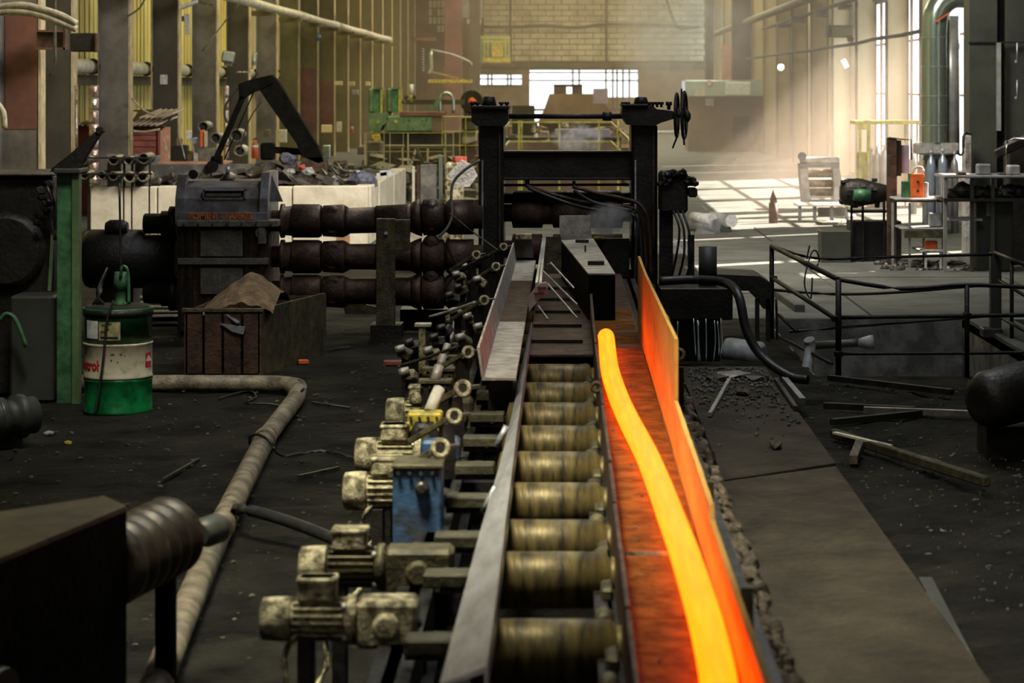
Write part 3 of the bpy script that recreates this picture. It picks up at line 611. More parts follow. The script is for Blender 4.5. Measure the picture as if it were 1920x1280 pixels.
# adjusting gear on the right of the stand
t2 = thing('chock_adjuster', 'dark lumpy adjusting gear bolted to the right of the mill stand', 'machine part', P(1265, 560, DM-.4))
b = B(); b.pbox(1237, 322, 1290, 400, DM-.5, .5, .03); b.pbox(1290, 352, 1308, 370, DM-.5, .2, .02); b.pbox(1284, 332, 1306, 349, DM-.45, .2, .02); b.link('body', 'black_steel', t2)
for k in range(16):
    x, y = R.uniform(1238, 1306), R.uniform(320, 348); b = B().rock(P(x, y, DM-.5), (.05, .06, .035), k); b.link('gear_lump', 'black_steel', t2)
b = B(); b.pbox(1238, 398, 1262, 560, DM-.4, .3); b.pbox(1290, 440, 1302, 520, DM-.3, .1); b.link('stand', 'black_steel', t2)
for k, x in enumerate((1262, 1270, 1279)): B().tube([P(x, 395, DM-.6), P(x+12, 430, DM-.7), P(x+6+k*6, 480, DM-.7), P(x-4+k*5, 525, DM-.6)], .014, 8).link('adjuster_hose', 'hose', t2)
# water box at the right of the trough head
t = thing('water_box', 'black dripping steel box right of the trough head', 'box', (P(1310, 600, 22.2).x, 22.4, .02))
B().pbox(1237, 540, 1374, 600, 22.2, .6, .01).link('tank', 'black_steel', t); B().pbox(1237, 600, 1350, 680, 22.4, .3, z0=.08).link('leg_frame', 'black_steel', t)
B().cyl(P(1327, 540, 22.5), P(1327, 462, 22.5), .088, n=24).link('vertical_pipe', 'dark_column', t)
for k in range(10):
    x = R.uniform(1240, 1372); B().tube([P(x, R.uniform(596, 604), 22.12), P(x+R.uniform(-2, 3), 640, 22.1), P(x+R.uniform(-2, 5), R.uniform(665, 684), 22.05)], .006, 5).link('water_strand', 'water', t)
one(B().tube([P(1236, 527, 21.5), P(1300, 524, 21.5), P(1360, 530, 21.3), P(1385, 555, 21), P(1400, 620, 20.9), P(1430, 670, 20.8), P(1480, 705, 20.6), P(1515, 712, 20.5)], .042, 10, 5), 'thick_hose', 'hose', 'thick black hose bending down from the water box towards the pit', 'hose')
# hoses over the mill front
for k, (pts, lab) in enumerate((([(986, 348), (1030, 362), (1090, 378), (1150, 385), (1190, 393), (1207, 430), (1212, 510)], 'uppermost brown hose'), ([(990, 352), (1040, 372), (1090, 388), (1140, 397), (1185, 400), (1200, 440), (1203, 520)], 'second brown hose'),
        ([(1074, 350), (1120, 362), (1170, 372), (1200, 384), (1216, 420), (1221, 520)], 'hose starting at the middle clamp'), ([(1076, 356), (1110, 378), (1160, 390), (1194, 402), (1193, 450), (1190, 530)], 'lowest short hose'))):
    one(B().tube([P(x, y, DM-.12-.04*k) for x, y in pts], .020, 8, 5), 'rubber_hose', 'hose' if k % 2 else 'rust', lab+' draped across the front of the mill stand', 'hose', 'hoses on the mill stand')
one(B().tube([P(x, y, DM-.4) for x, y in ((900, 300), (872, 318), (850, 342), (846, 375), (847, 405), (838, 428), (822, 444))], .016, 8, 5), 'cable_loop', 'grey_hose', 'grey cable hanging in a bow left of the mill stand', 'cable')
one(B().tube([P(x, y, DM-.7) for x, y in ((842, 445), (838, 455), (845, 475), (858, 500), (848, 520), (830, 545), (820, 570))], .014, 8, 5), 'cable_loop', 'hose', 'dark cable hanging across the middle spindle', 'cable')

# ================================================================ gearbox and spindles
DGb = 25.5
t = thing('pinion_stand', 'large grey mill gearbox with cast lettering and rounded hood', 'gearbox', (P(425, 600, DGb).x, DGb+.4, 0))
b = B(); prof = [(0, 398), (0, 372), (.10, 352), (.30, 341), (.60, 339), (.9, 341), (.9, 398)]
x0, x1 = P(343, 0, DGb).x, P(498, 0, DGb).x
b.prism([(x0, DGb+dy, P(0, py, DGb).z) for dy, py in prof], (x1-x0, 0, 0)); b.link('hood', 'gear_grey', t)
for xa, xb, top in ((330, 347, 328), (488, 503, 324)):
    a, c = P(xa, 0, DGb).x, P(xb, 0, DGb).x
    b = B(); b.prism([(a, DGb-.06, P(0, 420, DGb).z), (a, DGb-.05, P(0, 372, DGb).z), (a, DGb+.12, P(0, top, DGb).z), (a, DGb+.9, P(0, top, DGb).z), (a, DGb+.9, P(0, 420, DGb).z)], (c-a, 0, 0)); b.link('end_rib', 'gear_grey', t)
b = B(); b.ppoly([(503, 325), (508, 324), (530, 378), (503, 378)], DGb+.3, .05); b.link('gusset', 'gear_grey', t)
B().ppoly([(335, 328), (330, 370), (327, 410), (333, 410)], DGb+.3, .05).link('gusset', 'gear_grey', t)
B().pbox(330, 413, 520, 426, DGb-.12, 1.1, .01).link('joint_flange', 'gear_plate', t)
B().pbox(334, 398, 500, 414, DGb-.06, 1.0, .005).link('lower_hood', 'gear_grey', t)
B().pbox(333, 426, 503, 640, DGb, 1.0, z0=0.).link('lower_case', 'rust', t)
for x in (337, 352, 458, 486): B().pbox(x, 426, x+9, 600, DGb-.06, .08, .005, z0=.05).link('case_rib', 'black_steel', t)
B().pbox(375, 430, 455, 481, DGb-.05, .06, .008).link('cover_plate', 'gear_plate', t); B().pbox(375, 502, 455, 552, DGb-.05, .06, .008).link('cover_plate', 'gear_plate', t)
B().pbox(333, 484, 503, 496, DGb-.08, .1, .004).link('belt_rib', 'gear_plate', t)
B().pbox(380, 356, 460, 358, DGb-.012, .1).pbox(380, 371, 460, 374, DGb-.012, .1).pbox(380, 356, 383, 374, DGb-.012, .1).pbox(457, 356, 460, 374, DGb-.012, .1).link('name_plate', 'gear_grey', t)
B().pbox(386, 362, 452, 368, DGb-.002, .1).link('name_plate_bar', 'gear_plate', t)
zt = P(0, 405, DGb).z
text('POMINI - FARREL', .095, (P(416, 404, DGb).x, DGb-.062, zt), (math.pi/2, 0, 0), 'orange_print', 'cast_lettering', t, .004, None, 1.0, .0015)
B().lathe(P(362, 327, DGb+.2), P(362, 327, DGb+.2)+Vector((0, .12, 0)), [(0, .052), (.15, .052), (.16, .03), (1, .045)], 18).link('pressure_gauge', 'black_steel', t)
B().cyl(P(426, 343, DGb+.4), P(426, 327, DGb+.4), .11, .04, 16).link('breather_cap', 'black_steel', t)
B().cyl(P(427, 328, DGb+.4), P(427, 312, DGb+.4), .022, n=10).link('breather_pipe', 'bright_steel', t)
B().lathe(P(489, 436, DGb-.1), P(489, 436, DGb-.1)+Vector((0, .1, 0)), [(0, .06), (1, .07)], 16).link('lubricator', 'gear_plate', t); B().pbox(483, 424, 498, 458, DGb-.11, .08, .01).link('lubricator_body', 'gear_plate', t)
for x in (345, 372, 399, 426, 453, 480, 508): B().cyl(P(x, 419, DGb-.15), P(x, 419, DGb-.11), .014, n=6).link('flange_bolt', 'worn_steel', t)
# drive input shafts on the left
t = thing('drive_coupling', 'huge dark round coupling between the drum and the gearbox', 'coupling', (P(240, 600, 25.9).x, 25.9, 0))
B().lathe(P(162, 485, 25.9), P(334, 485, 25.9), [(0, .30), (.05, .325), (.62, .325), (.66, .27), (1, .27)], 28).link('drum', 'black_steel', t)
B().lathe(P(198, 427, 25.8), P(240, 427, 25.8), [(0, .06), (.2, .09), (.8, .09), (1, .06)], 14).link('lug', 'black_steel', t)
B().pbox(180, 530, 250, 600, 25.8, .4, z0=0).link('pedestal', 'black_steel', t)
for yy, lab in ((419, 'upper dark shaft stub sticking out left of the gearbox'), (550, 'lower dark shaft stub sticking out left of the gearbox')):
    t = thing('shaft_stub', lab, 'shaft', P(300, yy+20, 25.8))
    B().lathe(P(270, yy, 25.8), P(334, yy, 25.8), [(0, .10), (.03, .112), (.5, .112), (.52, .14), (.75, .14), (.76, .19), (1, .19)], 24).link('stub', 'black_steel', t)
# three universal joint spindles
for j, (yc, lab) in enumerate(((414, 'top rusty universal-joint spindle between gearbox and mill'), (481, 'middle dark universal-joint spindle between gearbox and mill'), (546, 'bottom dark universal-joint spindle between gearbox and mill'))):
    dy = (4 if j == 0 else 0); D0 = 25.85; s = D0/F
    t = thing('spindle', lab, 'spindle', P(700, yc+30, D0), 'universal-joint spindles')
    m = 'spindle_rust' if j == 0 else 'rust'
    r = lambda p: p*s
    B().lathe(P(500, yc, D0), P(548, yc, D0), [(0, r(20)), (.55, r(20)), (.56, r(32)), (.7, r(32)), (.71, r(27)), (1, r(28))], 30).link('hub', m, t)
    B().lathe(P(548, yc, D0), P(603, yc, D0), [(0, r(29)), (.04, r(31.5)), (.9, r(31.5)), (1, r(29))], 32).link('sleeve', m, t)
    B().lathe(P(603, yc, D0), P(648, yc, D0), [(0, r(22)), (.08, r(29)), (.9, r(31)), (1, r(29))], 30).link('yoke', m, t)
    for k in (-1, 1): c = P(623, yc+k*13, D0-r(25)); B().lathe(c, c+Vector((0, r(10), 0)), [(0, r(9)), (.3, r(14)), (1, r(15))], 20).link('joint_eye', m, t)
    B().lathe(P(648, yc, D0), P(706, yc-dy*.5, D0), [(0, r(29)), (.14, r(24)), (1, r(24.5))], 30).link('tube_section', m, t)
    B().lathe(P(706, yc-dy*.5, D0), P(772, yc-dy*1.4, D0), [(0, r(26.5)), (.9, r(26.5)), (1, r(27.5))], 30).link('tube_section', m, t)
    B().lathe(P(772, yc-dy*1.4, D0), P(790, yc-dy*1.6, D0), [(0, r(28)), (.3, r(31)), (1, r(36))], 30).link('collar', m, t)
    B().lathe(P(790, yc-dy*1.6, D0), P(836, yc-dy*1.8, D0), [(0, r(24)), (.1, r(34)), (.9, r(33)), (1, r(22))], 28).link('yoke', m, t)
    for k, q in ((-1, 0), (1, 1)): c = P(808, yc-7+k*18, D0-r(28)); B().lathe(c, c+Vector((0, r(12), 0)), [(0, r(6)), (.2, r(7)), (.25, r(13)), (1, r(16))], 22).link('joint_eye', 'worn_steel' if (k < 0 and j == 0) else m, t)
    B().lathe(P(836, yc-dy*1.8, D0), P(905, yc-dy*1.8, D0), [(0, r(28)), (.1, r(33)), (.75, r(33)), (.76, r(22)), (1, r(22))], 30).link('end_sleeve', m, t)
t = thing('spindle_carrier', 'upright olive steel post carrying the spindles', 'post', (P(722, 0, 25.2).x, 25.2, 0))
B().pbox(705, 410, 740, 640, 25.2, .12, .006, z0=0).link('carrier_post', 'olive_iron', t); B().pbox(740, 412, 768, 470, 25.3, .1, .006).link('carrier_bracket', 'olive_iron', t)
B().cyl(P(724, 437, 25.17), P(724, 437, 25.25), .02, n=10).link('bolt', 'bright_steel', t); B().pbox(694, 610, 752, 650, 25.15, .4, z0=0).link('foot', 'black_steel', t)
t = thing('low_girder', 'dark low girder under the spindles', 'girder', (P(620, 0, 26.2).x, 26.2, 0))
B().pbox(500, 588, 560, 640, 26, .3, z0=0).link('girder', 'black_steel', t); B().pbox(750, 580, 900, 640, 26.1, .4, z0=0).link('girder', 'black_steel', t)
B().ppoly([(640, 560), (705, 575), (705, 600), (650, 600)], 28, .03).link('bent_plate', 'olive_iron', t)
# ================================================================ left foreground
DD = 19.25; dc = Vector((P(209, 0, DD).x, DD+.29, 0)); dr = .28
t = thing('oil_drum', 'green oil drum with a cream band and red lettering', 'drum', dc)
B().lathe(dc, dc+Vector((0, 0, .885)), [(0, .272), (.012, dr+.012), (.03, dr), (.30, dr), (.315, dr+.007), (.33, dr)], 48).link('lower_body', 'drum_green', t)
B().lathe(dc+Vector((0, 0, .292)), dc+Vector((0, 0, .585)), [(0, dr), (.03, dr+.009), (.07, dr+.001), (.93, dr+.001), (.97, dr+.009), (1, dr)], 48).link('cream_band', 'drum_cream', t)
B().lathe(dc+Vector((0, 0, .585)), dc+Vector((0, 0, .87)), [(0, dr), (.9, dr), (.95, dr+.012), (1, dr+.012)], 48).link('upper_body', 'drum_green', t)
B().lathe(dc+Vector((0, 0, .80)), dc+Vector((0, 0, .885)), [(0, dr+.006), (.7, dr+.014), (.72, dr+.006), (1, dr-.02)], 48).link('dark_lid', 'black_steel', t)
def wrap(name, mat, a0, a1, z0, z1, rr=dr+.003):
    b = B(); n = 10; g = []
    for k in range(n+1):
        a = a0+(a1-a0)*k/n; g.append([b.bm.verts.new((dc.x+q*math.sin(a), dc.y-q*math.cos(a), z)) for q, z in ((rr, z0), (rr, z1), (rr-.004, z1), (rr-.004, z0))])
    for A, Q in zip(g, g[1:]):
        for k in range(4): b.bm.faces.new((A[k], A[(k+1) % 4], Q[(k+1) % 4], Q[k]))
    b.bm.faces.new(g[0]); b.bm.faces.new(g[-1][::-1]); return b.link(name, mat, t)
wrap('white_label', 'paper', -.92, -.44, .63, .775); wrap('hazard_label', 'paper_old', -.40, .25, .62, .77)
wrap('label_barcode', 'black_steel', -.34, .18, .632, .65, dr+.005)
for k, (a, z) in enumerate(((-.30, .735), (-.22, .70), (-.34, .68), (-.15, .745))): wrap('label_stain', 'olive_iron', a, a+.14, z, z+.018, dr+.0045)
text('Castrol', .115, (0, 0, .405), (0, 0, 0), 'red_print', 'red_lettering', t, .001, (dc, dr+.0035, -.92), .85, .004)
b = wrap('emblem_ring', 'red_print', 1.10, 1.42, .38, .50, dr+.003)
wrap('emblem_bar', 'paper', 1.12, 1.40, .43, .455, dr+.0045)
wrap('emblem_white', 'paper', 1.18, 1.34, .455, .475, dr+.004)
for k in range(7): a = -.45+R.uniform(-.05, .9); z = R.uniform(.33, .5); wrap('grease_spot', 'olive_iron', a, a+R.uniform(.02, .1), z, z+R.uniform(.006, .02), dr+.004)
t = thing('drum_pump', 'green hand pump clamped on top of the oil drum', 'pump', (dc.x, dc.y, .885))
B().lathe((dc.x+.02, dc.y, .88), (dc.x+.02, dc.y, 1.16), [(0, .06), (.1, .045), (.5, .045), (.52, .06), (1, .05)], 16).link('pump_body', 'green_paint', t)
B().tube([(dc.x+.03, dc.y-.06, 1.12), (dc.x+.05, dc.y-.08, 1.21), (dc.x+.09, dc.y-.08, 1.19), (dc.x+.10, dc.y-.07, 1.08), (dc.x+.10, dc.y-.06, .9)], .014, 8, 4).link('pump_pipe', 'green_paint', t)
B().tube([(dc.x+.02, dc.y, 1.16), (dc.x+.02, dc.y, 1.35), (dc.x+.01, dc.y, 1.9)], .01, 6).link('hanging_chain', 'black_steel', t)
for k in range(4): B().tube([(dc.x-.08-.02*k, dc.y-.05, 1.2-.05*k), (dc.x-.15+.01*k, dc.y-.12, 1.0), (dc.x-.10-.03*k, dc.y-.1, .9)], .012, 6, 4).link('pump_hose', 'hose', t)
one(B().tube([(dc.x+.02, dc.y-.30, .95), (dc.x-.03, dc.y-.31, .8), (dc.x-.06, dc.y-.31, .5), (dc.x-.10, dc.y-.31, .2), (dc.x-.13, dc.y-.34, .02)], .011, 6, 4), 'dangling_cord', 'hose', 'thin dark cord running down the front of the oil drum', 'cord')
# green frame post and the dark machine at the left edge
t = thing('machine_post', 'tall green scuffed steel post left of the oil drum', 'post', (P(128, 0, 20).x, 20, 0))
B().pbox(106, 322, 134, 700, 20, .3, .006, z0=0).link('post_web', 'green_paint', t); B().pbox(134, 322, 148, 700, 19.95, .12, .006, z0=0).link('post_flange', 'machine_green', t)
B().pbox(100, 316, 149, 326, 19.9, .4, .01).link('post_cap', 'dark_column', t)
t = thing('edge_machine', 'big dark machine with a grey top edge at the left border', 'machine', (P(50, 0, 20.5).x, 20.8, 0))
B().pbox(-120, 330, 100, 700, 20.5, .9, .03, z0=0).link('machine_body', 'black_steel', t); B().pbox(-120, 324, 103, 330, 20.4, 1.0, .01).link('top_plate', 'gear_plate', t)
B().pbox(98, 330, 113, 432, 20.35, .1, .005).link('side_rail', 'gear_grey', t)
B().lathe(P(10, 470, 20.4), P(10, 470, 20.4)+Vector((0, .2, 0)), [(0, .28), (.2, .33), (1, .34)], 30).link('round_cover', 'black_steel', t)
B().bar(P(99, 440, 20.2), P(93, 545, 20.2), .02, .03).link('gauge_glass', 'machine_green', t)
for k in range(7): B().rock(P(80+R.uniform(-12, 22), 345+k*12, 20.3), (.05, .04, .04), k).link('valve', 'black_steel', t)
B().tube([P(88, 350, 20.2), P(100, 380, 20.15), (P(97, 410, 20.2)), P(103, 450, 20.2)], .016, 8, 4).link('valve_pipe', 'worn_steel', t)
B().pbox(18, 555, 100, 700, 20.1, .5, .02, z0=0).link('lower_box', 'dark_column', t)
B().tube([P(0, 600, 19.9), P(12, 588, 19.9), P(30, 600, 19.9), P(50, 650, 19.9)], .02, 8, 4).link('lower_pipe', 'green_paint', t)
t = thing('flange_pipe_end', 'dark round flanged pipe end lying on the floor at the left border', 'pipe', (P(10, 0, 17.6).x, 17.6, 0))
cc = P(12, 781, 17.6); B().lathe(cc+Vector((-.1, -.15, 0)), cc+Vector((.18, .1, 0)), [(0, .12), (.05, .15), (.3, .155), (.32, .13), (.55, .13), (.57, .165), (.75, .165), (.77, .14), (1, .14)], 30).link('pipe_end', 'dark_column', t)
B().torus(cc+Vector((-.05, -.11, 0)), (.28, .25, 0), .145, .013, 26, 8).link('seal_ring', 'worn_steel', t); B().box(cc.x-.1, cc.x+.1, 17.55, 17.7, 0, cc.z-.12).link('chock', 'black_steel', t)
# black wedge arm above the post
t = thing('black_boom', 'black pointed boom rising to the right above the green post', 'boom', P(140, 318, 20))
B().ppoly([(94, 322), (97, 315), (128, 291), (180, 246), (184, 238), (193, 240), (194, 246), (186, 252), (162, 290), (146, 318), (140, 322)], 19.98, .12).link('boom_arm', 'black_steel', t)
B().cyl(P(186, 244, 19.96), P(186, 244, 20.12), .03, n=12).link('boom_pin', 'black_steel', t)
# steel crate of sand
t = thing('sand_crate', 'rusty steel crate heaped with brown grit', 'crate', (-2.9, 22.4, 0))
a, c = P(345, 705, 21.9), P(490, 600, 21.9)
x0, x1 = a.x, c.x; z1 = c.z; zt_ = .60
for q in range(4): B().box(x0+.01+q*(x1-x0)/4, x0-.01+(q+1)*(x1-x0)/4, 21.9, 21.94, .02, zt_, .006).link('front_panel', 'rust', t)
B().box(x0-.02, x1+.02, 21.88, 21.95, zt_, zt_+.035, .004).link('rim', 'olive_iron', t)
b = B(); b.prism([(x1, 21.9, .0), (x1, 21.9, zt_+.03), (x1+.43, 23.6, zt_+.03), (x1+.43, 23.6, 0)], (-.03, 0, 0)); b.link('side_panel', 'olive_iron', t)
b = B(); b.prism([(x0, 21.9, .0), (x0, 21.9, zt_), (x0+.1, 23.6, zt_), (x0+.1, 23.6, 0)], (.03, 0, 0)); b.link('side_panel', 'rust', t)
B().box(x0+.1, x1+.43, 23.6, 23.63, 0, zt_).link('back_panel', 'rust', t)
b = B(); b.heap(x0+.06, x1+.1, 21.96, 23.5, lambda i, j: zt_-.03+.36*max(0, 1-math.hypot((i-.62)/.6, (j-.45)/.6))**.9+.03*noise.noise(Vector((i*9, j*9, 1))), 26, 20)
o = b.link('grit', 'sand', t); o['kind'] = 'stuff'
one(B().bar(P(416, 583, 21.95), P(448, 606, 21.85), .045, .03, .01), 'steel_bar', 'gear_grey', 'grey steel bar lying on the grit of the crate', 'bar')
one(B().ppoly([(412, 606), (460, 612), (456, 627), (436, 622)], 21.86, .02), 'torn_sheet', 'grey_box', 'torn grey sheet on the front edge of the crate', 'sheet')
# ground pipe with elbow
pts = [P(150, 733, 20.8), P(275, 733, 20.75), P(430, 732, 20.75), P(520, 732, 20.7), P(560, 735, 20.5)]
t = thing('ground_pipe', 'thick dirty pipe lying on the floor, bending towards the camera', 'pipe', (-2.4, 18, 0))
for p in pts: p.z = .08
e = [Vector((-2.37, 20.45, .08)), Vector((-2.29, 20.15, .08)), Vector((-2.26, 19.6, .08)), Vector((-2.22, 17.5, .08))]
B().tube(pts+e[:3], .075, 16, 5).link('pipe_elbow', 'pipe_grime', t)
B().tube([e[2], (-2.23, 17.4, .08)], .074, 16, 1).link('pipe_length', 'pipe_grime', t)
B().tube([(-2.23, 17.45, .08), (-2.05, 14, .08)], .077, 16, 1).link('pipe_length', 'pipe_grime', t)
B().tube([(-2.05, 14.05, .08), (-1.86, 11.2, .08), (-1.72, 9.4, .08)], .074, 16, 1).link('pipe_length', 'pipe_grime', t)
for p in ((-2.23, 17.45, .08), (-2.05, 14.02, .08)): B().lathe(Vector(p)-Vector((-.005, .1, 0)), Vector(p)+Vector((-.005, .1, 0)), [(0, .082), (.5, .088), (1, .082)], 18).link('joint_collar', 'pipe_grime', t)
one(B().tube([(-2.03, 14.5, .06), (-1.93, 14.0, .185), (-1.6, 13.7, .16), (-1.2, 13.2, .12), (-.9, 12.9, .1)], .035, 10, 4), 'branch_hose', 'hose', 'dark branch hose hooked over the ground pipe and running to the motors', 'hose')
one(B().tube([(-2.36, 17.6, .02), (-2.32, 17.3, .12), (-2.24, 17.1, .17), (-2.14, 17.0, .14), (-2.05, 17.0, .03), (-1.8, 17.3, .02), (-1.55, 17.0, .02), (-1.25, 16.2, .03)], .012, 6, 4), 'floor_cable', 'hose', 'thin black cable looped over the ground pipe', 'cable')
one(B().tube([G(410, 748, .02), G(440, 738, .02), G(470, 733, .02), G(480, 745, .02), G(460, 755, .02), G(500, 757, .02), G(540, 758, .02), G(570, 728, .17)], .011, 6, 4), 'floor_cable', 'hose', 'black cable coiled on the floor before the pipe elbow', 'cable')
for k, (px, py, l, a, lab) in enumerate(((340, 880, .9, 1.45, 'long thin rod lying on the dark floor left of the pipe'), (598, 885, .45, 1.0, 'short bent rod on the dark floor between pipe and motors'), (620, 760, .5, -.8, 'thin rod on the floor right of the elbow'), (625, 655, .5, .9, 'mossy stick behind the crate'))):
    g = G(px, py, .02); one(B().bar(g-Vector((math.cos(a)*l/2, math.sin(a)*l/2, 0)), g+Vector((math.cos(a)*l/2, math.sin(a)*l/2, .0)), .022), 'floor_rod', 'worn_steel', lab, 'rod')
one(B().ppoly([(416, 912), (424, 912), (456, 918), (454, 924), (430, 921), (416, 924)], 15.9, .1), 'floor_scrap', 'paper', 'white strip of scrap beside the pipe', 'scrap')
one(B().rock(G(127, 830, .02), (.035, .03, .02), 2), 'yellow_scrap', 'yellow_paint', 'yellow crumb of scrap on the floor at the left', 'scrap')
one(B().rock(G(92, 812, .02), (.05, .05, .02), 3), 'shiny_scrap', 'bright_steel', 'shiny crumpled scrap on the floor at the left', 'scrap')
one(B().obox(G(569, 678, .03), (.1, .08, .04), (0, 0, .2), .006), 'orange_brick', 'orange_paint', 'orange brick on the floor right of the crate', 'brick')
one(B().obox(G(740, 680, .03), (.22, .1, .05), (0, 0, .1), .01), 'pink_brick', 'shed_red', 'pinkish broken brick left of the clamps', 'brick')
b = B()
for k in range(1500):
    g = (R.uniform(-4.5, -.8), R.uniform(11, 27)); s_ = .004+.014*R.random()**3
    if abs(g[0]+2.9) < .9 and g[1] > 21.6: continue
    b.rock((g[0], g[1], .01+.02*R.random()), (s_*1.4, s_, s_*.7), k, 0)
o = one(b, 'rubble', 'rubble', 'small dark rubble strewn over the left floor', 'rubble', kind='stuff', origin=(-2.5, 18, 0)); o.data.materials[0] = MATS['olive_iron']
# foreground bottom-left: dark block and ribbed roller
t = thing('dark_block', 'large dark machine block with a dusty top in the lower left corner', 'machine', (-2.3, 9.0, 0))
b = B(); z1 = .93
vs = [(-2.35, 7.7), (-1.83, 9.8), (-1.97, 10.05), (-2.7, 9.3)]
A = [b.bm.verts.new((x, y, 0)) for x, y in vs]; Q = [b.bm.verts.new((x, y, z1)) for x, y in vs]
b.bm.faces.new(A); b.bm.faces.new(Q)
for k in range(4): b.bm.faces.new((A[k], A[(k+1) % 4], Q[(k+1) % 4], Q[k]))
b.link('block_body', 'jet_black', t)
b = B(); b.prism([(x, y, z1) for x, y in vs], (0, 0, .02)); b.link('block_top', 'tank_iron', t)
B().cyl((-2.06, 8.68, .50), (-2.12, 8.74, .50), .05, n=20).link('side_knob', 'dark_column', t)
t = thing('ribbed_roller', 'ribbed dark roller behind the block in the lower left corner', 'roller', (-1.8, 10.2, 0))
a0, a1 = Vector((-1.93, 9.85, .68)), Vector((-1.74, 10.4, .72))
pr = []
for k in range(6): pr += [(k/6+.01, .14), (k/6+.03, .175), (k/6+.11, .175), (k/6+.13, .14)]
B().lathe(a0, a1, pr, 36).link('roller_body', 'tank_iron', t)
B().lathe(a1, a1+(a1-a0).normalized()*.12, [(0, .12), (.5, .12), (.51, .08), (1, .07)], 20).link('journal', 'black_steel', t)
for f in (.12, .9): p = a0+(a1-a0)*f; B().box(p.x-.04, p.x+.04, p.y-.05, p.y+.05, 0, .58).link('stand', 'jet_black', t)
B().lathe(a1+Vector((.08, .25, -.05)), a1+Vector((.14, .4, -.05)), [(0, .05), (.4, .07), (1, .07)], 18).link('end_bearing', 'dark_column', t)

# ================================================================ right foreground
t = thing('concrete_slab', 'nearest worn concrete slab along the right of the trough', 'slab', (1.4, 13, 0), 'slabs along the trough')
b = B(); b.prism([(.98, 6.8, .1), (.98, 15.35, .1), (1.02, 15.45, .1), (1.86, 16.1, .1), (1.86, 6.8, .1)], (0, 0, -.16)); b.link('slab_body', 'slab', t)
t = thing('concrete_slab', 'second concrete slab beyond the crack, strewn with debris', 'slab', (1.4, 19, 0), 'slabs along the trough')
b = B(); b.prism([(1.05, 15.5, .105), (1.06, 21.8, .105), (1.86, 21.8, .105), (1.87, 16.2, .105)], (0, 0, -.16)); b.link('slab_body', 'slab', t)
rb = thing('rubble_kerb', 'ragged row of broken masonry between guard plate and slab', 'kerb', (.85, 12, 0))
B().box(.73, .83, 6.8, 20, .0, .56).link('kerb_wall', 'black_steel', rb)
k = 0; y = 8.0
while y < 19:
    d = R.uniform(.07, .16)
    B().obox((.755+R.uniform(-.01, .01), y, .585+R.uniform(-.01, .02)), (R.uniform(.05, .07), d*.98, R.uniform(.05, .09)), (R.uniform(-.3, .3), R.uniform(-.3, .3), R.uniform(-.3, .3)), .012).link('brick', 'rubble', rb)
    B().obox((.81+R.uniform(-.01, .02), y+.03, .57+R.uniform(-.02, .02)), (R.uniform(.04, .06), d*.9, R.uniform(.04, .08)), (R.uniform(-.5, .5), R.uniform(-.5, .5), R.uniform(-.5, .5)), .012).link('brick', 'rubble', rb)
    y += d*.95; k += 1
for px, py, ex, ey, wd, m, lab in ((1331, 777, 1367, 712, .03, 'chute_steel', 'pale thin rod lying on the second slab'), (1455, 711, 1492, 765, .035, 'worn_steel', 'dark rod at the slab edge by the pit'), (1468, 708, 1505, 752, .05, 'pvc', 'short pipe leaning at the slab end')):
    one(B().bar(G(px, py, .13), G(ex, ey, .13), wd), 'loose_rod', m, lab, 'rod')
for k, (px, py, sx, sy, lab, m) in enumerate(((1375, 702, .28, .2, 'flat grey stone plate on the far end of the second slab', 'chute_steel'), (1345, 708, .2, .12, 'broken stone chip beside the plate on the second slab', 'rubble'), (1392, 735, .1, .12, 'small beige stone on the second slab', 'rubble'), (1455, 833, .09, .14, 'loose stone lump on the middle of the second slab', 'rubble'), (1418, 706, .22, .16, 'slab fragment right of the plate', 'grey_concrete'))):
    one(B().rock(G(px, py, .13), (sx*.6, sy*.9, .03), k+20), 'stone', m, lab, 'stone')
b = B()
for k in range(500): b.rock((R.uniform(1.1, 1.8), 21.6-abs(R.gauss(0, 1.6)), .115), (R.uniform(.005, .02),)*3, k, 0)
for k in range(900): b.rock((R.uniform(2.0, 4.6), R.uniform(12, 21.5), .01), (.004+.02*R.random()**3, .004+.02*R.random()**3, .008), k, 0)
one(b, 'grit', 'grey_concrete', 'fine grit strewn over slabs and the right-hand floor', 'grit', kind='stuff', origin=(2, 18, 0))
for k, (a, c, z, m, lab) in enumerate((((1555, 708), (1785, 735), .06, 'worn_steel', 'long bent bar lying nearest the pit edge'), ((1545, 760), (1715, 768), .05, 'worn_steel', 'flat bar lying left of centre on the right-hand floor'), ((1620, 768), (1840, 776), .05, 'chute_steel', 'pale narrow bar on the right-hand floor'),
        ((1560, 791), (1750, 772), .04, 'dark_column', 'dark bar crossing the pale one'))):
    one(B().bar(G(*a, z), G(*c, z), .06, .05), 'scrap_bar', m, lab, 'bar', 'scrap bars on the right-hand floor')
t = thing('timber_beam', 'long splintered timber with pale broken end on the right-hand floor', 'timber', G(1700, 850, 0), None)
B().bar(G(1563, 812, .06), G(1850, 903, .10), .06, .07, .01).link('beam', 'bar_olive', t); B().bar(G(1565, 811, .10), G(1670, 836, .10), .04, .015).link('splinter', 'pale_concrete', t); B().bar(G(1710, 852, .10), G(1760, 866, .10), .05, .015).link('splinter', 'wood', t)
one(B().bar(G(1612, 832, .08), G(1600, 862, .05), .06), 'short_post', 'wood', 'short wooden stub below the timber', 'post')
one(B().bar(G(1735, 1090, .05), G(1830, 1280, .05), .07, .05), 'edge_bar', 'dark_column', 'dark bar on the floor in the lower right corner', 'bar')
t = thing('rusty_tank', 'dark rusty rounded tank at the right border', 'tank', (P(1930, 0, 17).x, 17.2, 0))
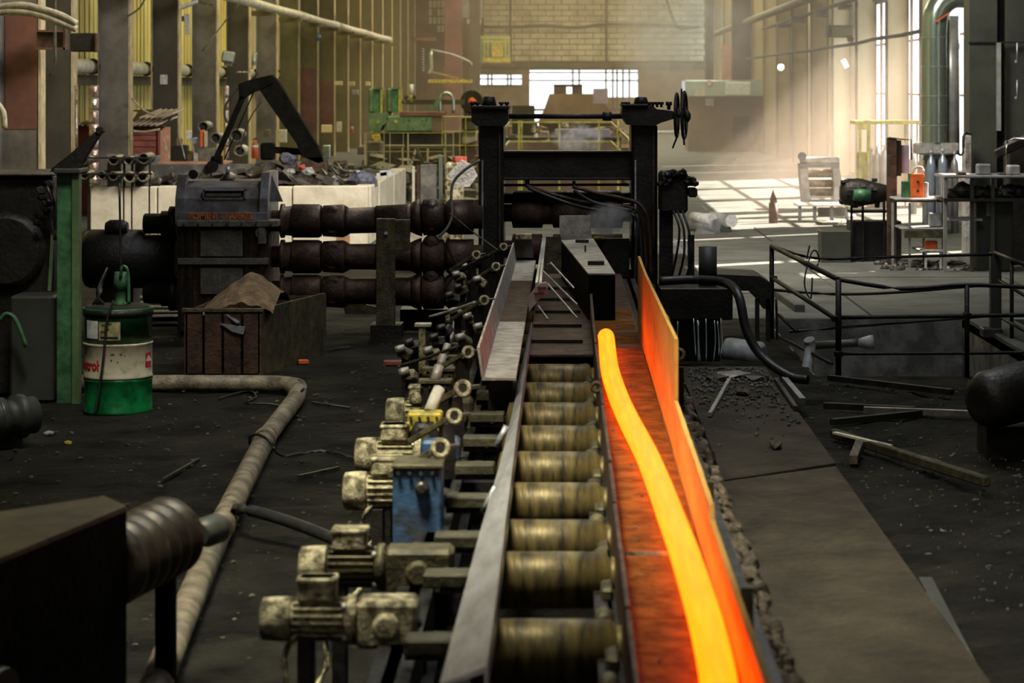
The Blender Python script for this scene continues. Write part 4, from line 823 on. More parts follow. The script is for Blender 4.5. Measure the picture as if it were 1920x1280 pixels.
B().lathe(P(1832, 755, 16.8), P(2050, 700, 17.3), [(0, .10), (.02, .17), (.1, .21), (1, .22)], 30).link('tank_body', 'black_steel', t); B().pbox(1850, 800, 1990, 900, 17, .4, z0=0).link('tank_stand', 'black_steel', t)
# things in the pit
t = thing('pit_pipe', 'grey plastic pipe with elbow standing in the pit', 'pipe', (2.55, 23, -.6))
B().tube([P(1517, 636, 22.8), P(1519, 655, 22.8), P(1510, 712, 22.6)], .055, 14, 3).link('upright', 'pvc', t); B().lathe(P(1513, 690, 22.65), P(1512, 696, 22.65), [(0, .062), (1, .062)], 14).link('collar', 'pvc', t)
B().lathe(P(1506, 722, 22.3), P(1516, 726, 22.1), [(0, .07), (1, .07)], 16).link('pipe_socket', 'dark_column', t)
t = thing('pit_pipe', 'horizontal grey pipe with flared mouth across the pit', 'pipe', (2.9, 26.6, -.3))
B().tube([P(1522, 648, 26.4), P(1600, 643, 26.4), P(1612, 642, 26.4)], .045, 14, 1).link('pipe_length', 'dark_column', t); B().lathe(P(1608, 643, 26.4), P(1637, 642, 26.4), [(0, .046), (.5, .07), (.8, .085), (1, .085)], 18).link('mouth', 'pvc', t)
one(B().lathe(P(1362, 658, 23.4), P(1432, 668, 23.2), [(0, .13), (.1, .14), (.9, .14), (1, .1)], 24), 'grey_canister', 'pvc', 'pale round canister behind the water box legs', 'canister')
# small dark table by the water box
t = thing('steel_bench', 'dark steel bench with sloping top behind the railing corner', 'bench', (1.95, 25, 0))
B().ppoly([(1340, 528), (1345, 514), (1425, 518), (1447, 532), (1447, 545), (1340, 545)], 24.9, .9).link('bench_top', 'black_steel', t)
B().ppoly([(1403, 545), (1447, 545), (1447, 582), (1430, 578), (1418, 560)], 24.9, .06).link('gusset', 'black_steel', t)
for x in (1420, 1440): B().pbox(x-4, 560, x+4, 640, 24.9, .05, z0=0).link('leg', 'black_steel', t)
one(B().bar(G(1450, 545, .04), G(1500, 580, .04), .12, .12, .01), 'grey_beam', 'dusty_concrete', 'short grey beam lying beyond the railing corner', 'beam')
# railing round the pit
t = thing('pit_railing', 'black pipe railing around the pit', 'railing', (3.4, 24, 0))
def rp(px, py0, D, zb, r=.022, nm='post'): a = P(px, py0, D); B().cyl((a.x, D, zb), a, r, n=10).link(nm, 'black_steel', t); return a
A_ = rp(1447, 461, 25.2, 0, .026); B_ = rp(1572, 524, 21.85, 0, .028); C_ = rp(1813, 534, 21.85, 0, .024)
D_ = P(1897, 484, 24.75); rp(1897, 484, 24.75, 0); E_ = P(1950, 540, 21.85); rp(1950, 540, 21.85, 0); K_ = P(1867, 474, 25.3)
b1 = lambda pts, r=.02, nm='rail', sm=4: B().tube(pts, r, 8, sm).link(nm, 'black_steel', t)
b1([A_, B_], .026); b1([P(1450, 522, 25.1), P(1566, 597, 21.9)], .024)
b1([B_, P(1690, 541, 21.85), C_, E_]); b1([P(1572, 595, 21.85), P(1813, 592, 21.85), P(1950, 590, 21.85)]); b1([P(1572, 663, 21.85), P(1813, 662, 21.85), P(1950, 660, 21.85)], .016)
b1([A_, P(1530, 484, 25), P(1650, 482, 25), P(1860, 477, 25.2)], .016); b1([P(1447, 543, 25.2), P(1560, 551, 25), P(1680, 548, 25), P(1860, 533, 25.2)], .016); b1([P(1480, 622, 25.2), P(1640, 609, 25), P(1860, 592, 25.2)], .014)
b1([K_, P(1925, 497, 24.2)], .024); b1([P(1872, 525, 25.2), P(1925, 556, 24.2)], .02); b1([P(1872, 592, 25.2), P(1925, 622, 24.2)], .02)
b1([P(1455, 560, 25.1), P(1457, 640, 25.1), P(1450, 690, 25)], .014, 'stay'); b1([P(1460, 590, 24), P(1495, 622, 23.5)], .02, 'stay'); b1([P(1463, 632, 24), P(1560, 682, 22)], .018, 'stay')
for (x, y, D) in ((1450, 522, 25.1), (1567, 597, 21.85), (1572, 663, 21.85), (1813, 592, 21.85)): c = P(x, y, D); B().obox(c, (.07, .07, .06), (0, 0, .4), .01).link('clamp', 'black_steel', t)
one(B().tube([P(1518, 460, 24.8), P(1513, 490, 24.8), P(1523, 505, 24.8), P(1536, 490, 24.8), P(1530, 470, 24.8), P(1520, 478, 24.8), P(1508, 530, 24.8), P(1520, 560, 24.8), P(1523, 520, 24.8)], .009, 6, 4), 'wire_coil', 'rope', 'thin wire loops hanging on the sloping rail', 'wire')
t = thing('square_post', 'thick dark green square post at the far corner of the railing', 'post', (P(1867, 0, 25.3).x, 25.3, 0))
B().pbox(1858, 474, 1878, 640, 25.3, .12, .004, z0=0).link('post_shaft', 'dark_column', t); B().pbox(1844, 616, 1880, 640, 25.25, .25, .01, z0=0).link('post_foot', 'dark_column', t)

# ================================================================ right middle distance
t = thing('dark_cabinet_column', 'broad dark green steel column at the right border', 'column', (P(1870, 0, 37.5).x, 37.8, 0))
B().pbox(1817, -200, 1870, 500, 37.5, .5, .01, z0=0).link('web', 'dark_column', t); B().pbox(1885, -200, 1960, 500, 37.6, .5, .01, z0=0).link('web', 'dark_column', t)
B().pbox(1869, 80, 1877, 245, 37.4, .05).link('conduit', 'cylinder_grey', t); B().pbox(1816, 78, 1960, 81, 37.47, .05).link('seam', 'black_steel', t); B().pbox(1868, -200, 1887, 500, 37.7, .3, z0=0).link('recess', 'black_steel', t)
for y0, y1 in ((80, 116), (150, 184)): B().tube([P(1907, y0, 37.4), P(1907, y1, 37.4)], .012, 6, 1).link('hanging_hook', 'bright_steel', t); B().rock(P(1905, y1, 37.4), (.03, .02, .03), 3).link('hook_end', 'bright_steel', t)
t = thing('air_duct', 'big grey-green air duct bending right at its top', 'duct', (P(1750, 0, 44).x, 44, 0))
B().tube([P(1752, 300, 44), P(1752, 120, 44), P(1753, 45, 44), P(1760, 15, 44), P(1778, -4, 44), P(1800, -9, 44), P(1860, -8, 44)], .24, 28, 4).link('duct', 'duct_green', t)
B().tube([P(1784, 290, 44.2), P(1784, 150, 44.2), P(1784, 30, 44.2)], .155, 24, 1).link('duct', 'cylinder_grey', t)
for y in (70, 125, 180, 235): B().torus(P(1752, y, 44), (0, 0, 1), .242, .008, 30, 6).link('seam_ring', 'cylinder_grey', t)
B().pbox(1722, 268, 1800, 290, 43.7, .7, .03).link('duct_base', 'plastic_wrap', t); B().pbox(1735, 290, 1790, 300, 44.1, .3, .02, z0=0).link('duct_leg', 'grey_box', t); B().torus(P(1752, 270, 44), (0, 0, 1), .27, .03, 30, 8).link('base_flange', 'worn_steel', t)
B().bar(P(1754, 41, 43.7), P(1780, 24, 43.7), .05, .03).link('brace', 'orange_paint', t)
t = thing('cylinder_rack', 'yellow steel rack for gas cylinders at the right wall', 'rack', (P(1670, 0, 53).x, 53, 0))
B().pbox(1601, 226, 1726, 233, 53, .8, .02).link('roof_beam', 'rail_yellow', t)
for x, wd in ((1613, 5), (1629, 6), (1698, 3), (1720, 3)): B().pbox(x-wd/2, 232, x+wd/2, 345, 52.9 if wd > 3 else 53.6, .08, z0=0).link('post', 'rail_yellow', t)
B().pbox(1606, 285, 1628, 352, 53, .08, z0=.1).link('side_panel', 'rail_yellow', t); B().pbox(1606, 232, 1632, 243, 52.88, .08).link('corner_plate', 'rail_yellow', t)
for k, (x, w_, yt, D, m) in enumerate(((1634, 11, 284, 53, 'cylinder_grey'), (1645, 13, 281, 52.9, 'cylinder_grey'), (1658, 13, 278, 52.8, 'cylinder_grey'), (1746, 17, 290, 43.0, 'cylinder_blue'), (1768, 18, 287, 42.9, 'cylinder_blue'), (1790, 14, 292, 43.3, 'cylinder_grey'), (1713, 12, 290, 50, 'cylinder_grey'))):
    lab = ['grey gas cylinder at the left in the yellow rack', 'grey gas cylinder in the middle of the yellow rack', 'grey gas cylinder at the right in the yellow rack', 'left one of the two shiny bluish gas cylinders before the duct', 'right one of the two shiny bluish gas cylinders before the duct', 'dim gas cylinder right of the bluish pair', 'pale short gas cylinder left of the duct'][k]
    a = P(x, yt, D); r_ = w_/2*D/F
    t = thing('gas_cylinder', lab, 'gas cylinder', (a.x, D, 0), 'gas cylinders at the right wall')
    h_ = a.z; B().lathe((a.x, D, 0), (a.x, D, h_), [(0, r_), (.86, r_), (.92, r_*.85), (.97, r_*.35), (1, r_*.3)], 20).link('cylinder_body', m, t)
    B().cyl((a.x, D, h_), (a.x, D, h_+.09), .02, n=8).cyl((a.x-.04, D, h_+.05), (a.x+.04, D, h_+.05), .015, n=8).link('valve', 'bright_steel', t)
t = thing('roller_machine', 'pale grey roller frame machine standing in the sunbeam', 'machine', (P(1530, 0, 49).x, 49, 0))
B().lathe(P(1500, 300, 49), P(1573, 300, 49), [(0, .1), (.05, .07), (.95, .07), (1, .1)], 16).link('top_roller', 'plastic_wrap', t)
b = B(); b.ppoly([(1500, 306), (1514, 306), (1517, 345), (1522, 386), (1506, 386), (1501, 330)], 49, .5); b.link('side_frame', 'plastic_wrap', t)
b = B(); b.ppoly([(1561, 306), (1572, 306), (1579, 340), (1576, 386), (1563, 386), (1564, 340)], 49, .5); b.link('side_frame', 'plastic_wrap', t)
B().pbox(1500, 307, 1574, 314, 48.95, .1).link('cross_bar', 'grey_box', t); B().pbox(1516, 374, 1566, 379, 48.95, .1).link('cross_bar', 'grey_box', t)
for y in (325, 344, 360): B().cyl(P(1514, y, 49.3), P(1564, y, 49.3), .085, n=18).link('roller', 'pipe_grime', t)
B().cyl(P(1504, 293, 48.95), P(1504, 293, 48.8), .09, n=16).link('gear_motor', 'grey_box', t)
t = thing('low_table', 'low pale-topped table before the roller frame', 'table', (P(1545, 0, 47).x, 47, 0))
B().pbox(1495, 383, 1595, 387, 47, .9, .01).link('table_top', 'pale_concrete', t)
for x in (1500, 1528, 1560, 1588): B().pbox(x-3, 387, x+3, 412, 47.1, .08, z0=0).link('leg', 'grey_box', t)
B().pbox(1534, 389, 1590, 405, 47.5, .1).link('drawer', 'grey_box', t)
for k in range(9):
    g = G(R.uniform(1470, 1620), R.uniform(402, 425), .03); one(B().obox(g, (R.uniform(.2, .5), R.uniform(.1, .4), .05), (0, 0, R.uniform(0, 3)), .01), 'floor_board', R.choice(['pale_concrete', 'wood', 'paper']), 'flat board scrap on the sunlit floor around the low table', 'board', 'board scraps on the sunlit floor')
one(B().rock(P(1450, 385, 46.6), (.08, .08, .28), 4, 2).cyl((P(1450, 400, 46.6).x, 46.6, 0), P(1450, 380, 46.6), .09, n=10), 'standing_bundle', 'rust', 'small brown upright bundle left of the roller frame', 'bundle')
t = thing('scrap_pipes', 'pile of pale pipe pieces behind the mill on the right', 'pipes', (P(1340, 0, 44).x, 44, 0))
for a, c, r_, m in (((1300, 408), (1336, 412), .11, 'paper'), ((1335, 408), (1365, 414), .12, 'pvc'), ((1300, 426), (1345, 424), .14, 'grey_box'), ((1340, 432), (1362, 430), .10, 'dark_column'), ((1352, 413), (1372, 414), .12, 'paper')): B().cyl(P(*a, 44), P(*c, 43.5), r_, n=14).link('pipe_piece', m, t)
B().ppoly([(1300, 450), (1310, 430), (1340, 437), (1345, 452)], 43, .5).link('sheet', 'grey_box', t)
# shelf table with orange box
t = thing('tool_trolley', 'rusty three-tier tool trolley with sunlit shelves', 'trolley', (P(1720, 0, 35).x, 35.3, 0))
for x, D in ((1674, 35.0), (1706, 34.7), (1768, 35.0), (1732, 35.6)): B().pbox(x-2, 380 if x != 1768 else 330, x+2, 495, D, .04, z0=0).link('leg', 'cylinder_grey', t)
for y, xa, xb in ((372, 1680, 1770), (427, 1690, 1772), (470, 1726, 1766)): B().pbox(xa, y, xb, y+4, 34.7, .9, .01).link('shelf', 'pvc' if y != 470 else 'paper', t)
B().pbox(1672, 375, 1768, 379, 34.65, .03).link('shelf_edge', 'rust', t); B().pbox(1696, 432, 1768, 446, 34.65, .03).link('drawer_front', 'olive_iron', t)
B().pbox(1664, 258, 1682, 500, 35.4, .12, .01, z0=0).link('upright', 'rust', t); B().tube([P(1666, 258, 35.4), P(1690, 261, 35.4), P(1708, 262, 35.4), P(1709, 300, 35.4)], .012, 6, 1).link('hanger', 'rust', t)
B().pbox(1682, 263, 1690, 330, 35.45, .1).link('black_bag', 'black_steel', t); B().pbox(1691, 272, 1705, 325, 35.5, .08).link('grey_panel', 'lavender_sheet', t)
t = thing('orange_box', 'upright orange box with two dark holes on the trolley', 'box', P(1720, 372, 34.9))
B().pbox(1708, 326, 1733, 371, 34.9, .2, .006).link('case', 'orange_paint', t); B().pbox(1706, 325, 1710, 371, 34.92, .2).link('green_side', 'machine_green', t)
for y in (341, 358): B().lathe(P(1721, y, 34.88), P(1721, y, 34.92), [(0, .02), (1, .02)], 12).link('hole', 'black_steel', t)
B().tube([P(1712, 326, 34.95), P(1714, 316, 34.95), P(1725, 313, 34.95), P(1731, 318, 34.95), P(1729, 326, 34.95)], .02, 8, 3).link('handle', 'white_pipe', t)
one(B().pbox(1692, 340, 1706, 372, 34.95, .15, .01), 'dark_tin', 'green_paint', 'small dark green tin left of the orange box', 'tin')
one(B().pbox(1733, 342, 1741, 371, 34.95, .15, .01), 'white_tin', 'paper', 'pale tin right of the orange box', 'tin')
one(B().pbox(1736, 452, 1758, 468, 34.8, .2, .01), 'orange_box', 'orange_paint', 'low orange box on the lowest trolley shelf', 'box')
t = thing('stool', 'little pale stool under the trolley', 'stool', (P(1746, 0, 34.9).x, 34.9, 0))
for x in (1736, 1764): B().pbox(x-2, 474, x+2, 500, 34.72, .04, z0=0).link('leg', 'paper', t)
B().pbox(1730, 468, 1768, 471, 34.68, .3).link('seat', 'paper', t)
one(B().pbox(1744, 400, 1766, 425, 34.85, .2, .01), 'white_box', 'paper', 'white box on the middle trolley shelf', 'box')
t = thing('gear_cluster', 'dark spiky gear cluster on legs left of the trolley', 'machine', (P(1620, 0, 36).x, 36, 0))
b = B(); b.lathe(P(1575, 360, 36), P(1665, 362, 36), [(0, .1), (.1, .2), (.4, .22), (.7, .17), (1, .12)], 26); b.link('gear_body', 'black_steel', t)
b = B()
for k in range(34): a = R.uniform(0, 6.28); x = R.uniform(1578, 1650); c = P(x, 362, 36); b.obox(c+Vector((0, math.cos(a)*.2, math.sin(a)*.2)), (.07, .05, .06), (a, 0, 0))
b.link('teeth', 'black_steel', t)['kind'] = 'stuff'
B().cyl(P(1600, 365, 35.76), P(1632, 366, 35.76), .09, n=16).link('green_hub', 'green_paint', t)
for x in (1597, 1618, 1658): B().pbox(x-2, 375, x+2, 470, 36, .06, z0=0).link('leg', 'black_steel', t)
B().pbox(1594, 395, 1680, 399, 36, .4).link('tray', 'black_steel', t); B().pbox(1594, 415, 1690, 470, 36.1, .5, z0=0).link('cabinet', 'black_steel', t)
one(B().pbox(1540, 433, 1596, 470, 35.8, .5, .01, z0=0), 'grey_crate', 'dark_column', 'low grey-blue crate on the floor left of the trolley', 'crate')
t = thing('workbench', 'long dark workbench with clutter at the right border', 'workbench', (P(1850, 0, 34).x, 34.3, 0))
B().pbox(1770, 329, 1990, 334, 34, .9, .01).link('bench_top', 'grey_box', t); B().pbox(1770, 372, 1990, 378, 34, .9).link('shelf', 'black_steel', t)
for x in (1773, 1823, 1862, 1925): B().pbox(x-3, 334, x+3, 470, 34.05, .08, z0=0).link('leg', 'cylinder_grey' if x < 1800 else 'dark_column', t)
B().pbox(1830, 378, 1900, 450, 34.3, .5, .02, z0=0).link('drawer_unit', 'dark_column', t); B().pbox(1850, 380, 1863, 405, 34.25, .06).link('blue_door', 'grey_box', t)
B().pbox(1780, 410, 1842, 414, 34.1, .6).link('lower_shelf', 'pvc', t)
for k in range(12):
    x = 1785+k*11.5; m = R.choice(['black_steel', 'dark_column', 'olive_iron', 'rust']); c = P(x, 362, 34.2); s_ = R.uniform(.06, .13)
    one(B().rock((c.x, 34.3, P(0, 372, 34).z+s_*.8), (s_*1.3, s_, s_), k+50, 2), 'machine_casting', m, '%s oily casting from the left on the upper workbench shelf' % ORD[k], 'casting', 'castings on the workbench shelf')
for k, (x, s_, m, lab) in enumerate(((1804, .07, 'black_steel', 'flat dark pan on the left of the workbench top'), (1846, .1, 'grey_box', 'pale box on the workbench top'), (1902, .09, 'bright_steel', 'shiny upright fitting on the workbench top'), (1880, .06, 'dark_column', 'small dark tool on the workbench top'))):
    z = P(0, 329, 34).z; c = P(x, 0, 34.2); one(B().box(c.x-s_, c.x+s_, 34.2, 34.4, z, z+s_*(1.6 if k in (1, 2) else .5), .02), 'bench_item', m, lab, 'tool')
t = thing('pale_locker', 'pale narrow locker with black hose hook at the right column', 'locker', (P(1812, 0, 37).x, 37, 0))
B().pbox(1809, 254, 1822, 480, 37, .3, .01, z0=0).link('locker_body', 'plastic_wrap', t); B().tube([P(1822, 252, 36.9), P(1808, 252, 36.9), P(1806, 285, 36.9), P(1799, 290, 36.9), P(1795, 281, 36.9)], .02, 8, 3).link('hose_hook', 'hose', t)
t = thing('press_machine', 'dark press behind the workbench at the right border', 'machine', (P(1900, 0, 35.4).x, 35.5, 0))
B().bar(P(1865, 290, 35.3), P(1950, 250, 35.3), .12, .14, .02).link('press_arm', 'black_steel', t); B().pbox(1890, 265, 1990, 330, 35.5, .4, .03, z0=0).link('press_body', 'black_steel', t); B().tube([P(1887, 330, 35.2), P(1887, 264, 35.2), P(1900, 260, 35.2), P(1930, 262, 35.2)], .02, 8, 1).link('press_pipe', 'cylinder_grey', t)
b = B()
for k in range(60): g = G(R.uniform(1640, 1860), R.uniform(488, 505), .03); b.rock(g, (R.uniform(.03, .12), R.uniform(.03, .1), .03), k, 0)
one(b, 'metal_shavings', 'worn_steel', 'shiny metal offcuts on the floor under the trolley and bench', 'scrap', kind='stuff')
# cable trays / pipes along the right wall, lamps, cabin
def wallrun(nm, pts, X, r, mat, lab, cat, n=8, zoff=0):
    v = []
    for px, py in pts:
        D = X*F/(px-CX); v.append((X, D, H-(py-CY)*D/F))
    return one(B().tube(v, r, n, 2), nm, mat, lab, cat)
wallrun('cable_run', ((1400, 110), (1431, 106), (1470, 100), (1520, 95), (1560, 88), (1605, 82), (1640, 73), (1690, 66), (1735, 56)), 7.95, .05, 'rope', 'lower sagging cable bundle along the right wall', 'cable')
wallrun('cable_run', ((1431, 54), (1470, 42), (1520, 25), (1560, 12), (1600, 0), (1650, -22)), 7.95, .06, 'rope', 'upper dark pipe along the right wall', 'pipe')
wallrun('crane_rail', ((1340, 64), (1424, 32), (1509, 0), (1600, -36)), 7.9, .17, 'column_olive', 'crane rail beam high on the right wall', 'beam', 4)
for k, (px, D, y0, y1) in enumerate(((1495, 80, 30, 43), (1540, 73, 18, 32), (1470, 87, 44, 52), (1585, 67, 8, 18), (1650, 59, -20, 3))): one(B().pbox(px-12, y0, px+14, y1, D, .3), 'wall_bracket', 'olive_iron', '%s brown wall bracket under the right crane rail' % ['third', 'fourth', 'second', 'fifth', 'topmost'][k], 'bracket')
t = thing('wall_heater', 'brown boxy heater hanging on the right wall above the smoke', 'heater', P(1578, 70, 64)); B().pbox(1556, 47, 1602, 70, 64, .7, .05).link('case', 'column_olive', t); B().pbox(1554, 46, 1558, 70, 63.9, .7).link('front_grille', 'black_steel', t); B().ppoly([(1590, 70), (1602, 70), (1600, 79), (1592, 78)], 64, .3).link('outlet', 'rust', t)
t = thing('work_lamp', 'bright round floodlight on the right wall', 'lamp', P(1464, 126, 88)); c = P(1464, 126, 88); B().lathe(c, c+Vector((0, .3, .05)), [(0, .13), (1, .08)], 16).link('lamp_housing', 'grey_box', t); B().cyl(c+Vector((0, -.03, 0)), c, .11, n=16).link('lamp_glass', 'glare_lit', t)
t = thing('tube_lamp', 'slanting lit tube lamp on the right wall', 'lamp', P(1585, 118, 66)); B().cyl(P(1581, 112, 66), P(1588, 126, 66), .06, n=10).link('lit_tube', 'tube_lit', t); B().bar(P(1579, 111, 66.1), P(1587, 127, 66.1), .14, .04).link('reflector', 'grey_box', t)
# control cabin at the far right
t = thing('control_cabin', 'grey-green control cabin with a round warning sign at the far right', 'cabin', (P(1345, 0, 98).x, 99, 0))
B().pbox(1285, 150, 1450, 182, 98, 3, .05).link('cabin_fascia', 'duct_green', t); B().pbox(1290, 182, 1450, 290, 98.5, 2.5, z0=0).link('cabin_body', 'brown_wall', t)
B().lathe(P(1330, 157, 97.95), P(1330, 157, 98.05), [(0, .14), (1, .14)], 20).link('warning_sign', 'red_print', t); B().lathe(P(1330, 157, 97.9), P(1330, 157, 98), [(0, .09), (1, .09)], 20).link('sign_centre', 'paper', t)
B().pbox(1302, 165, 1322, 180, 97.9, .1).link('notice_board', 'drum_cream', t); B().pbox(1361, 154, 1408, 179, 97.8, .2, .03).link('plastic_sheet', 'paper', t); B().pbox(1323, 184, 1338, 198, 98.4, .1).link('cabin_window', 'paper', t)
B().pbox(1375, 218, 1405, 280, 98.3, .2).link('cabin_door', 'dark_wall', t)
for x, y0, y1, lab in ((1330, -30, 150, 'dark building post above the control cabin'), (1395, -30, 150, 'broad dark post right of the control cabin')):
    one(B().pbox(x-(7 if x < 1350 else 22), y0, x+(8 if x < 1350 else 24), 300, 101 if x < 1350 else 103, .5, z0=0), 'building_post', 'dark_wall', lab, 'post')
one(B().pbox(1353, 83, 1376, 150, 104, .2), 'orange_sheet', 'shed_pink', 'dull orange sheet between the two dark posts', 'sheet')
# lamps and pipes upper right, chains
one(B().tube([P(1248, -10, 120), P(1256, 20, 120), P(1271, 52, 120), P(1290, 53, 120), P(1310, 50, 120)], .06, 6, 3), 'hanging_cable', 'rope', 'loose cables hanging before the right end of the block wall', 'cable')
one(B().tube([P(880, 50, 146), P(960, 51, 146), P(1020, 48, 146), P(1080, 52, 146), P(1140, 46, 146), P(1250, 48, 146), P(1300, 52, 146)], .10, 6, 4), 'cable_run', 'rope', 'dark cable sagging across the block wall', 'cable')
# ================================================================ far middle
t = thing('furnace_car', 'brown tarpaulin-covered machine before the gate', 'machine', (P(1080, 0, 100).x, 101, 0))
b = B(); b.ppoly([(1030, 176), (1120, 176), (1150, 215), (1160, 230), (1008, 230), (1020, 205)], 100, 3); b.link('cover', 'brown_wall', t)
B().pbox(1038, 160, 1062, 176, 100.5, 1).pbox(1074, 160, 1092, 176, 100.5, 1).pbox(1038, 158, 1092, 163, 100.5, 1).link('upper_frame', 'dark_wall', t); B().pbox(1010, 228, 1160, 290, 100.4, 2, z0=0).link('base', 'dark_wall', t)
one(B().pbox(1112, 166, 1140, 194, 97, .1), 'hanging_sheet', 'lavender_sheet', 'pale lavender sheet hanging before the gate', 'sheet', origin=P(1126, 194, 97))
one(B().pbox(960, 198, 1002, 214, 80, .8, z0=0), 'dark_chest', 'dark_wall', 'dark chest left of the tarpaulin machine', 'chest')
t = thing('yellow_railing', 'yellow steel railing of the platform behind the mill', 'railing', (P(1060, 0, 50).x, 50, 0))
def yr(a, c, r=.02): B().bar(P(*a), P(*c), r*2).link('rail', 'rail_yellow', t)
yr((955, 229, 50), (1145, 229, 50)); yr((955, 265, 50), (1145, 265, 50)); yr((1145, 229, 50), (1180, 262, 40)); yr((1145, 265, 50), (1180, 300, 40)); yr((955, 229, 50), (940, 245, 44)); yr((955, 265, 50), (930, 292, 44))
for x, D in ((973, 50), (978, 50.4), (1049, 50), (1123, 50), (1159, 45)): a = P(x, 226, D); B().box(a.x-.022, a.x+.022, D, D+.05, 0, a.z).link('post', 'rail_yellow', t)
one(B().pbox(1040, 242, 1145, 265, 53, .6, .02, z0=0), 'grey_bin', 'lavender_sheet', 'grey-violet bin on the platform behind the yellow railing', 'bin')
for k, (x, y0, y1, w_, m, lab) in enumerate(((1000, 234, 250, 8, 'motor_cream', 'cream canister behind the yellow railing'), (1005, 250, 260, 8, 'pale_concrete', 'pale lump below the cream canister'), (1060, 231, 240, 14, 'motor_cream', 'cream box on the rim of the grey bin'), (960, 252, 262, 14, 'wood', 'wooden offcut behind the left railing post'), (1090, 233, 242, 20, 'olive_iron', 'pile of small castings on the grey bin'), (1020, 268, 284, 40, 'shed_pink', 'dull brown box under the lower yellow rail'))):
    o = one(B().pbox(x-w_/2, y0, x+w_/2, y1, 52.2, .4, .03), 'stored_item', m, lab, 'clutter')
t = thing('platform', 'low dark platform carrying the clutter behind the mill', 'platform', (0, 52.5, 0)); B().pbox(935, 262, 1165, 300, 52, 2, z0=0).link('deck', 'brown_wall', t); B().pbox(935, 258, 1165, 262, 51.9, 2.1).link('deck_edge', 'dark_wall', t)
one(B().tube([P(1012, 246, 52), P(1028, 247, 51.9), P(1030, 262, 51.9), P(1012, 262, 52)], .03, 6, 1), 'bent_pipe', 'cable_pale', 'pale bent pipe loop beside the cream canister', 'pipe')
# yellow-green cabin upper middle-left
t = thing('crane_cabin', 'yellow-green caged crane cabin below the block wall', 'cabin', (P(925, 0, 135).x, 135, P(0, 118, 135).z))
B().pbox(895, 66, 955, 118, 136, 1.5).link('back_panel', 'machine_green', t); B().pbox(922, 77, 943, 106, 135.4, .3).link('yellow_door', 'yellow_paint', t)
for y in (70, 78, 116): B().pbox(885 if y == 70 else 905, y-1, 957, y+1, 135, .1).link('rail', 'yellow_paint', t)
for x in (908, 915, 948, 955): B().pbox(x-.8, 70, x+.8, 117, 135, .1).link('bar', 'yellow_paint', t)
B().pbox(905, 108, 957, 116, 135.3, .2).link('sill', 'yellow_paint', t); B().pbox(830, 118, 960, 122, 134, 1).link('walkway', 'dark_wall', t)
one(B().pbox(867, -20, 905, 33, 140, .3), 'sheet_metal', 'grey_box', 'grey metal sheet at the top left of the block wall', 'panel')
one(B().pbox(876, 36, 902, 44, 139.5, .3), 'small_sign', 'drum_cream', 'small cream sign under the grey panel', 'sign')
for x, w_, m, lab in ((850, 16, 'column_red', 'broad rusty post left of the block wall'), (890, 10, 'dark_wall', 'dark post left of the crane cabin')): one(B().pbox(x-w_, -60, x+w_, 290, 128, .6, z0=0), 'building_post', m, lab, 'post')
t = thing('lattice_window', 'dirty lattice window high beside the rusty post', 'window frame', P(815, 62, 130))
b = B()
for x in (803, 811, 819, 827, 833): b.pbox(x-.6, -30, x+.6, 62, 129.8, .1)
for y in (0, 15, 31, 46, 61): b.pbox(802, y-.6, 834, y+.6, 129.8, .1)
b.link('lattice', 'dark_wall', t)
for r_ in range(5):
    for k in range(4):
        if (r_*4+k) in (2, 9, 16, 17): continue
        B().pbox(804+k*8, -14+r_*15.3, 810+k*8, -1+r_*15.3, 130, .03).link('pane', 'drum_cream', t)
one(B().tube([P(808, 95, 110), P(808, 130, 110), P(803, 138, 110)], .09, 8, 3), 'down_pipe', 'duct_green', 'grey-green elbow pipe left of the yellow beam', 'pipe')
one(B().tube([P(808, 93, 110), P(850, 103, 110), P(880, 116, 110), P(884, 122, 110)], .05, 8, 3), 'slanted_pipe', 'pvc', 'pale pipe slanting down over the yellow beam', 'pipe')
one(B().pbox(803, 149, 885, 155, 108, .4), 'crane_beam', 'yellow_paint', 'horizontal yellow crane beam above the green machine', 'beam')
one(B().bar(P(812, 135, 108.2), P(860, 147, 108.2), .05), 'yellow_tie', 'yellow_paint', 'thin yellow tie rod above the yellow beam', 'rod')
one(B().pbox(770, 70, 815, 76, 118, .5), 'dark_girder', 'column_red', 'dark red girder at the top left of the far wall', 'girder')
t = thing('ladder_coil', 'bluish spring-like coil hanging at the far wall', 'coil', P(792, 135, 105))
for k in range(9): B().torus(P(792.5, 92+k*5, 105), (0, 0, 1), .055, .02, 10, 5).link('coil_ring', 'cylinder_blue', t)
# green machine
t = thing('green_machine', 'green machine with two upright housings on its long bed', 'machine', (P(790, 0, 72).x, 73, 0))
z = 72
B().ppoly([(691, 212), (728, 212), (727, 225), (722, 232), (716, 236), (712, 246), (691, 246)], z, 1.5).link('left_bed', 'machine_green', t)
B().pbox(723, 217, 810, 247, z, 1.6, .04).link('long_bed', 'machine_green', t)
B().pbox(750, 210, 832, 217, z-.05, 1.8).link('bed_top', 'column_red', t); B().pbox(810, 217, 828, 247, z+.05, 1.4).link('bed_end', 'brown_wall', t)
for x in (690, 724):
    B().pbox(x, 165, x+12, 212, z+.3, .9, .06).link('housing_side', 'machine_green', t)
    b = B(); b.ppoly([(x+11, 166), (x+25, 166), (x+23, 178), (x+22, 195), (x+24, 210), (x+11, 210)], z+.35, .5); b.link('housing_web', 'green_paint', t)
    B().pbox(x+23, 165, x+27, 214, z+.2, .9).link('housing_flange', 'rail_yellow', t); B().pbox(x+10, 164, x+26, 167, z+.2, .9).link('housing_top', 'machine_green', t)
    B().obox(P(x+18, 228, z-.04), (.10, .04, .09), (0, .78, 0)).link('warning_mark', 'yellow_paint', t)
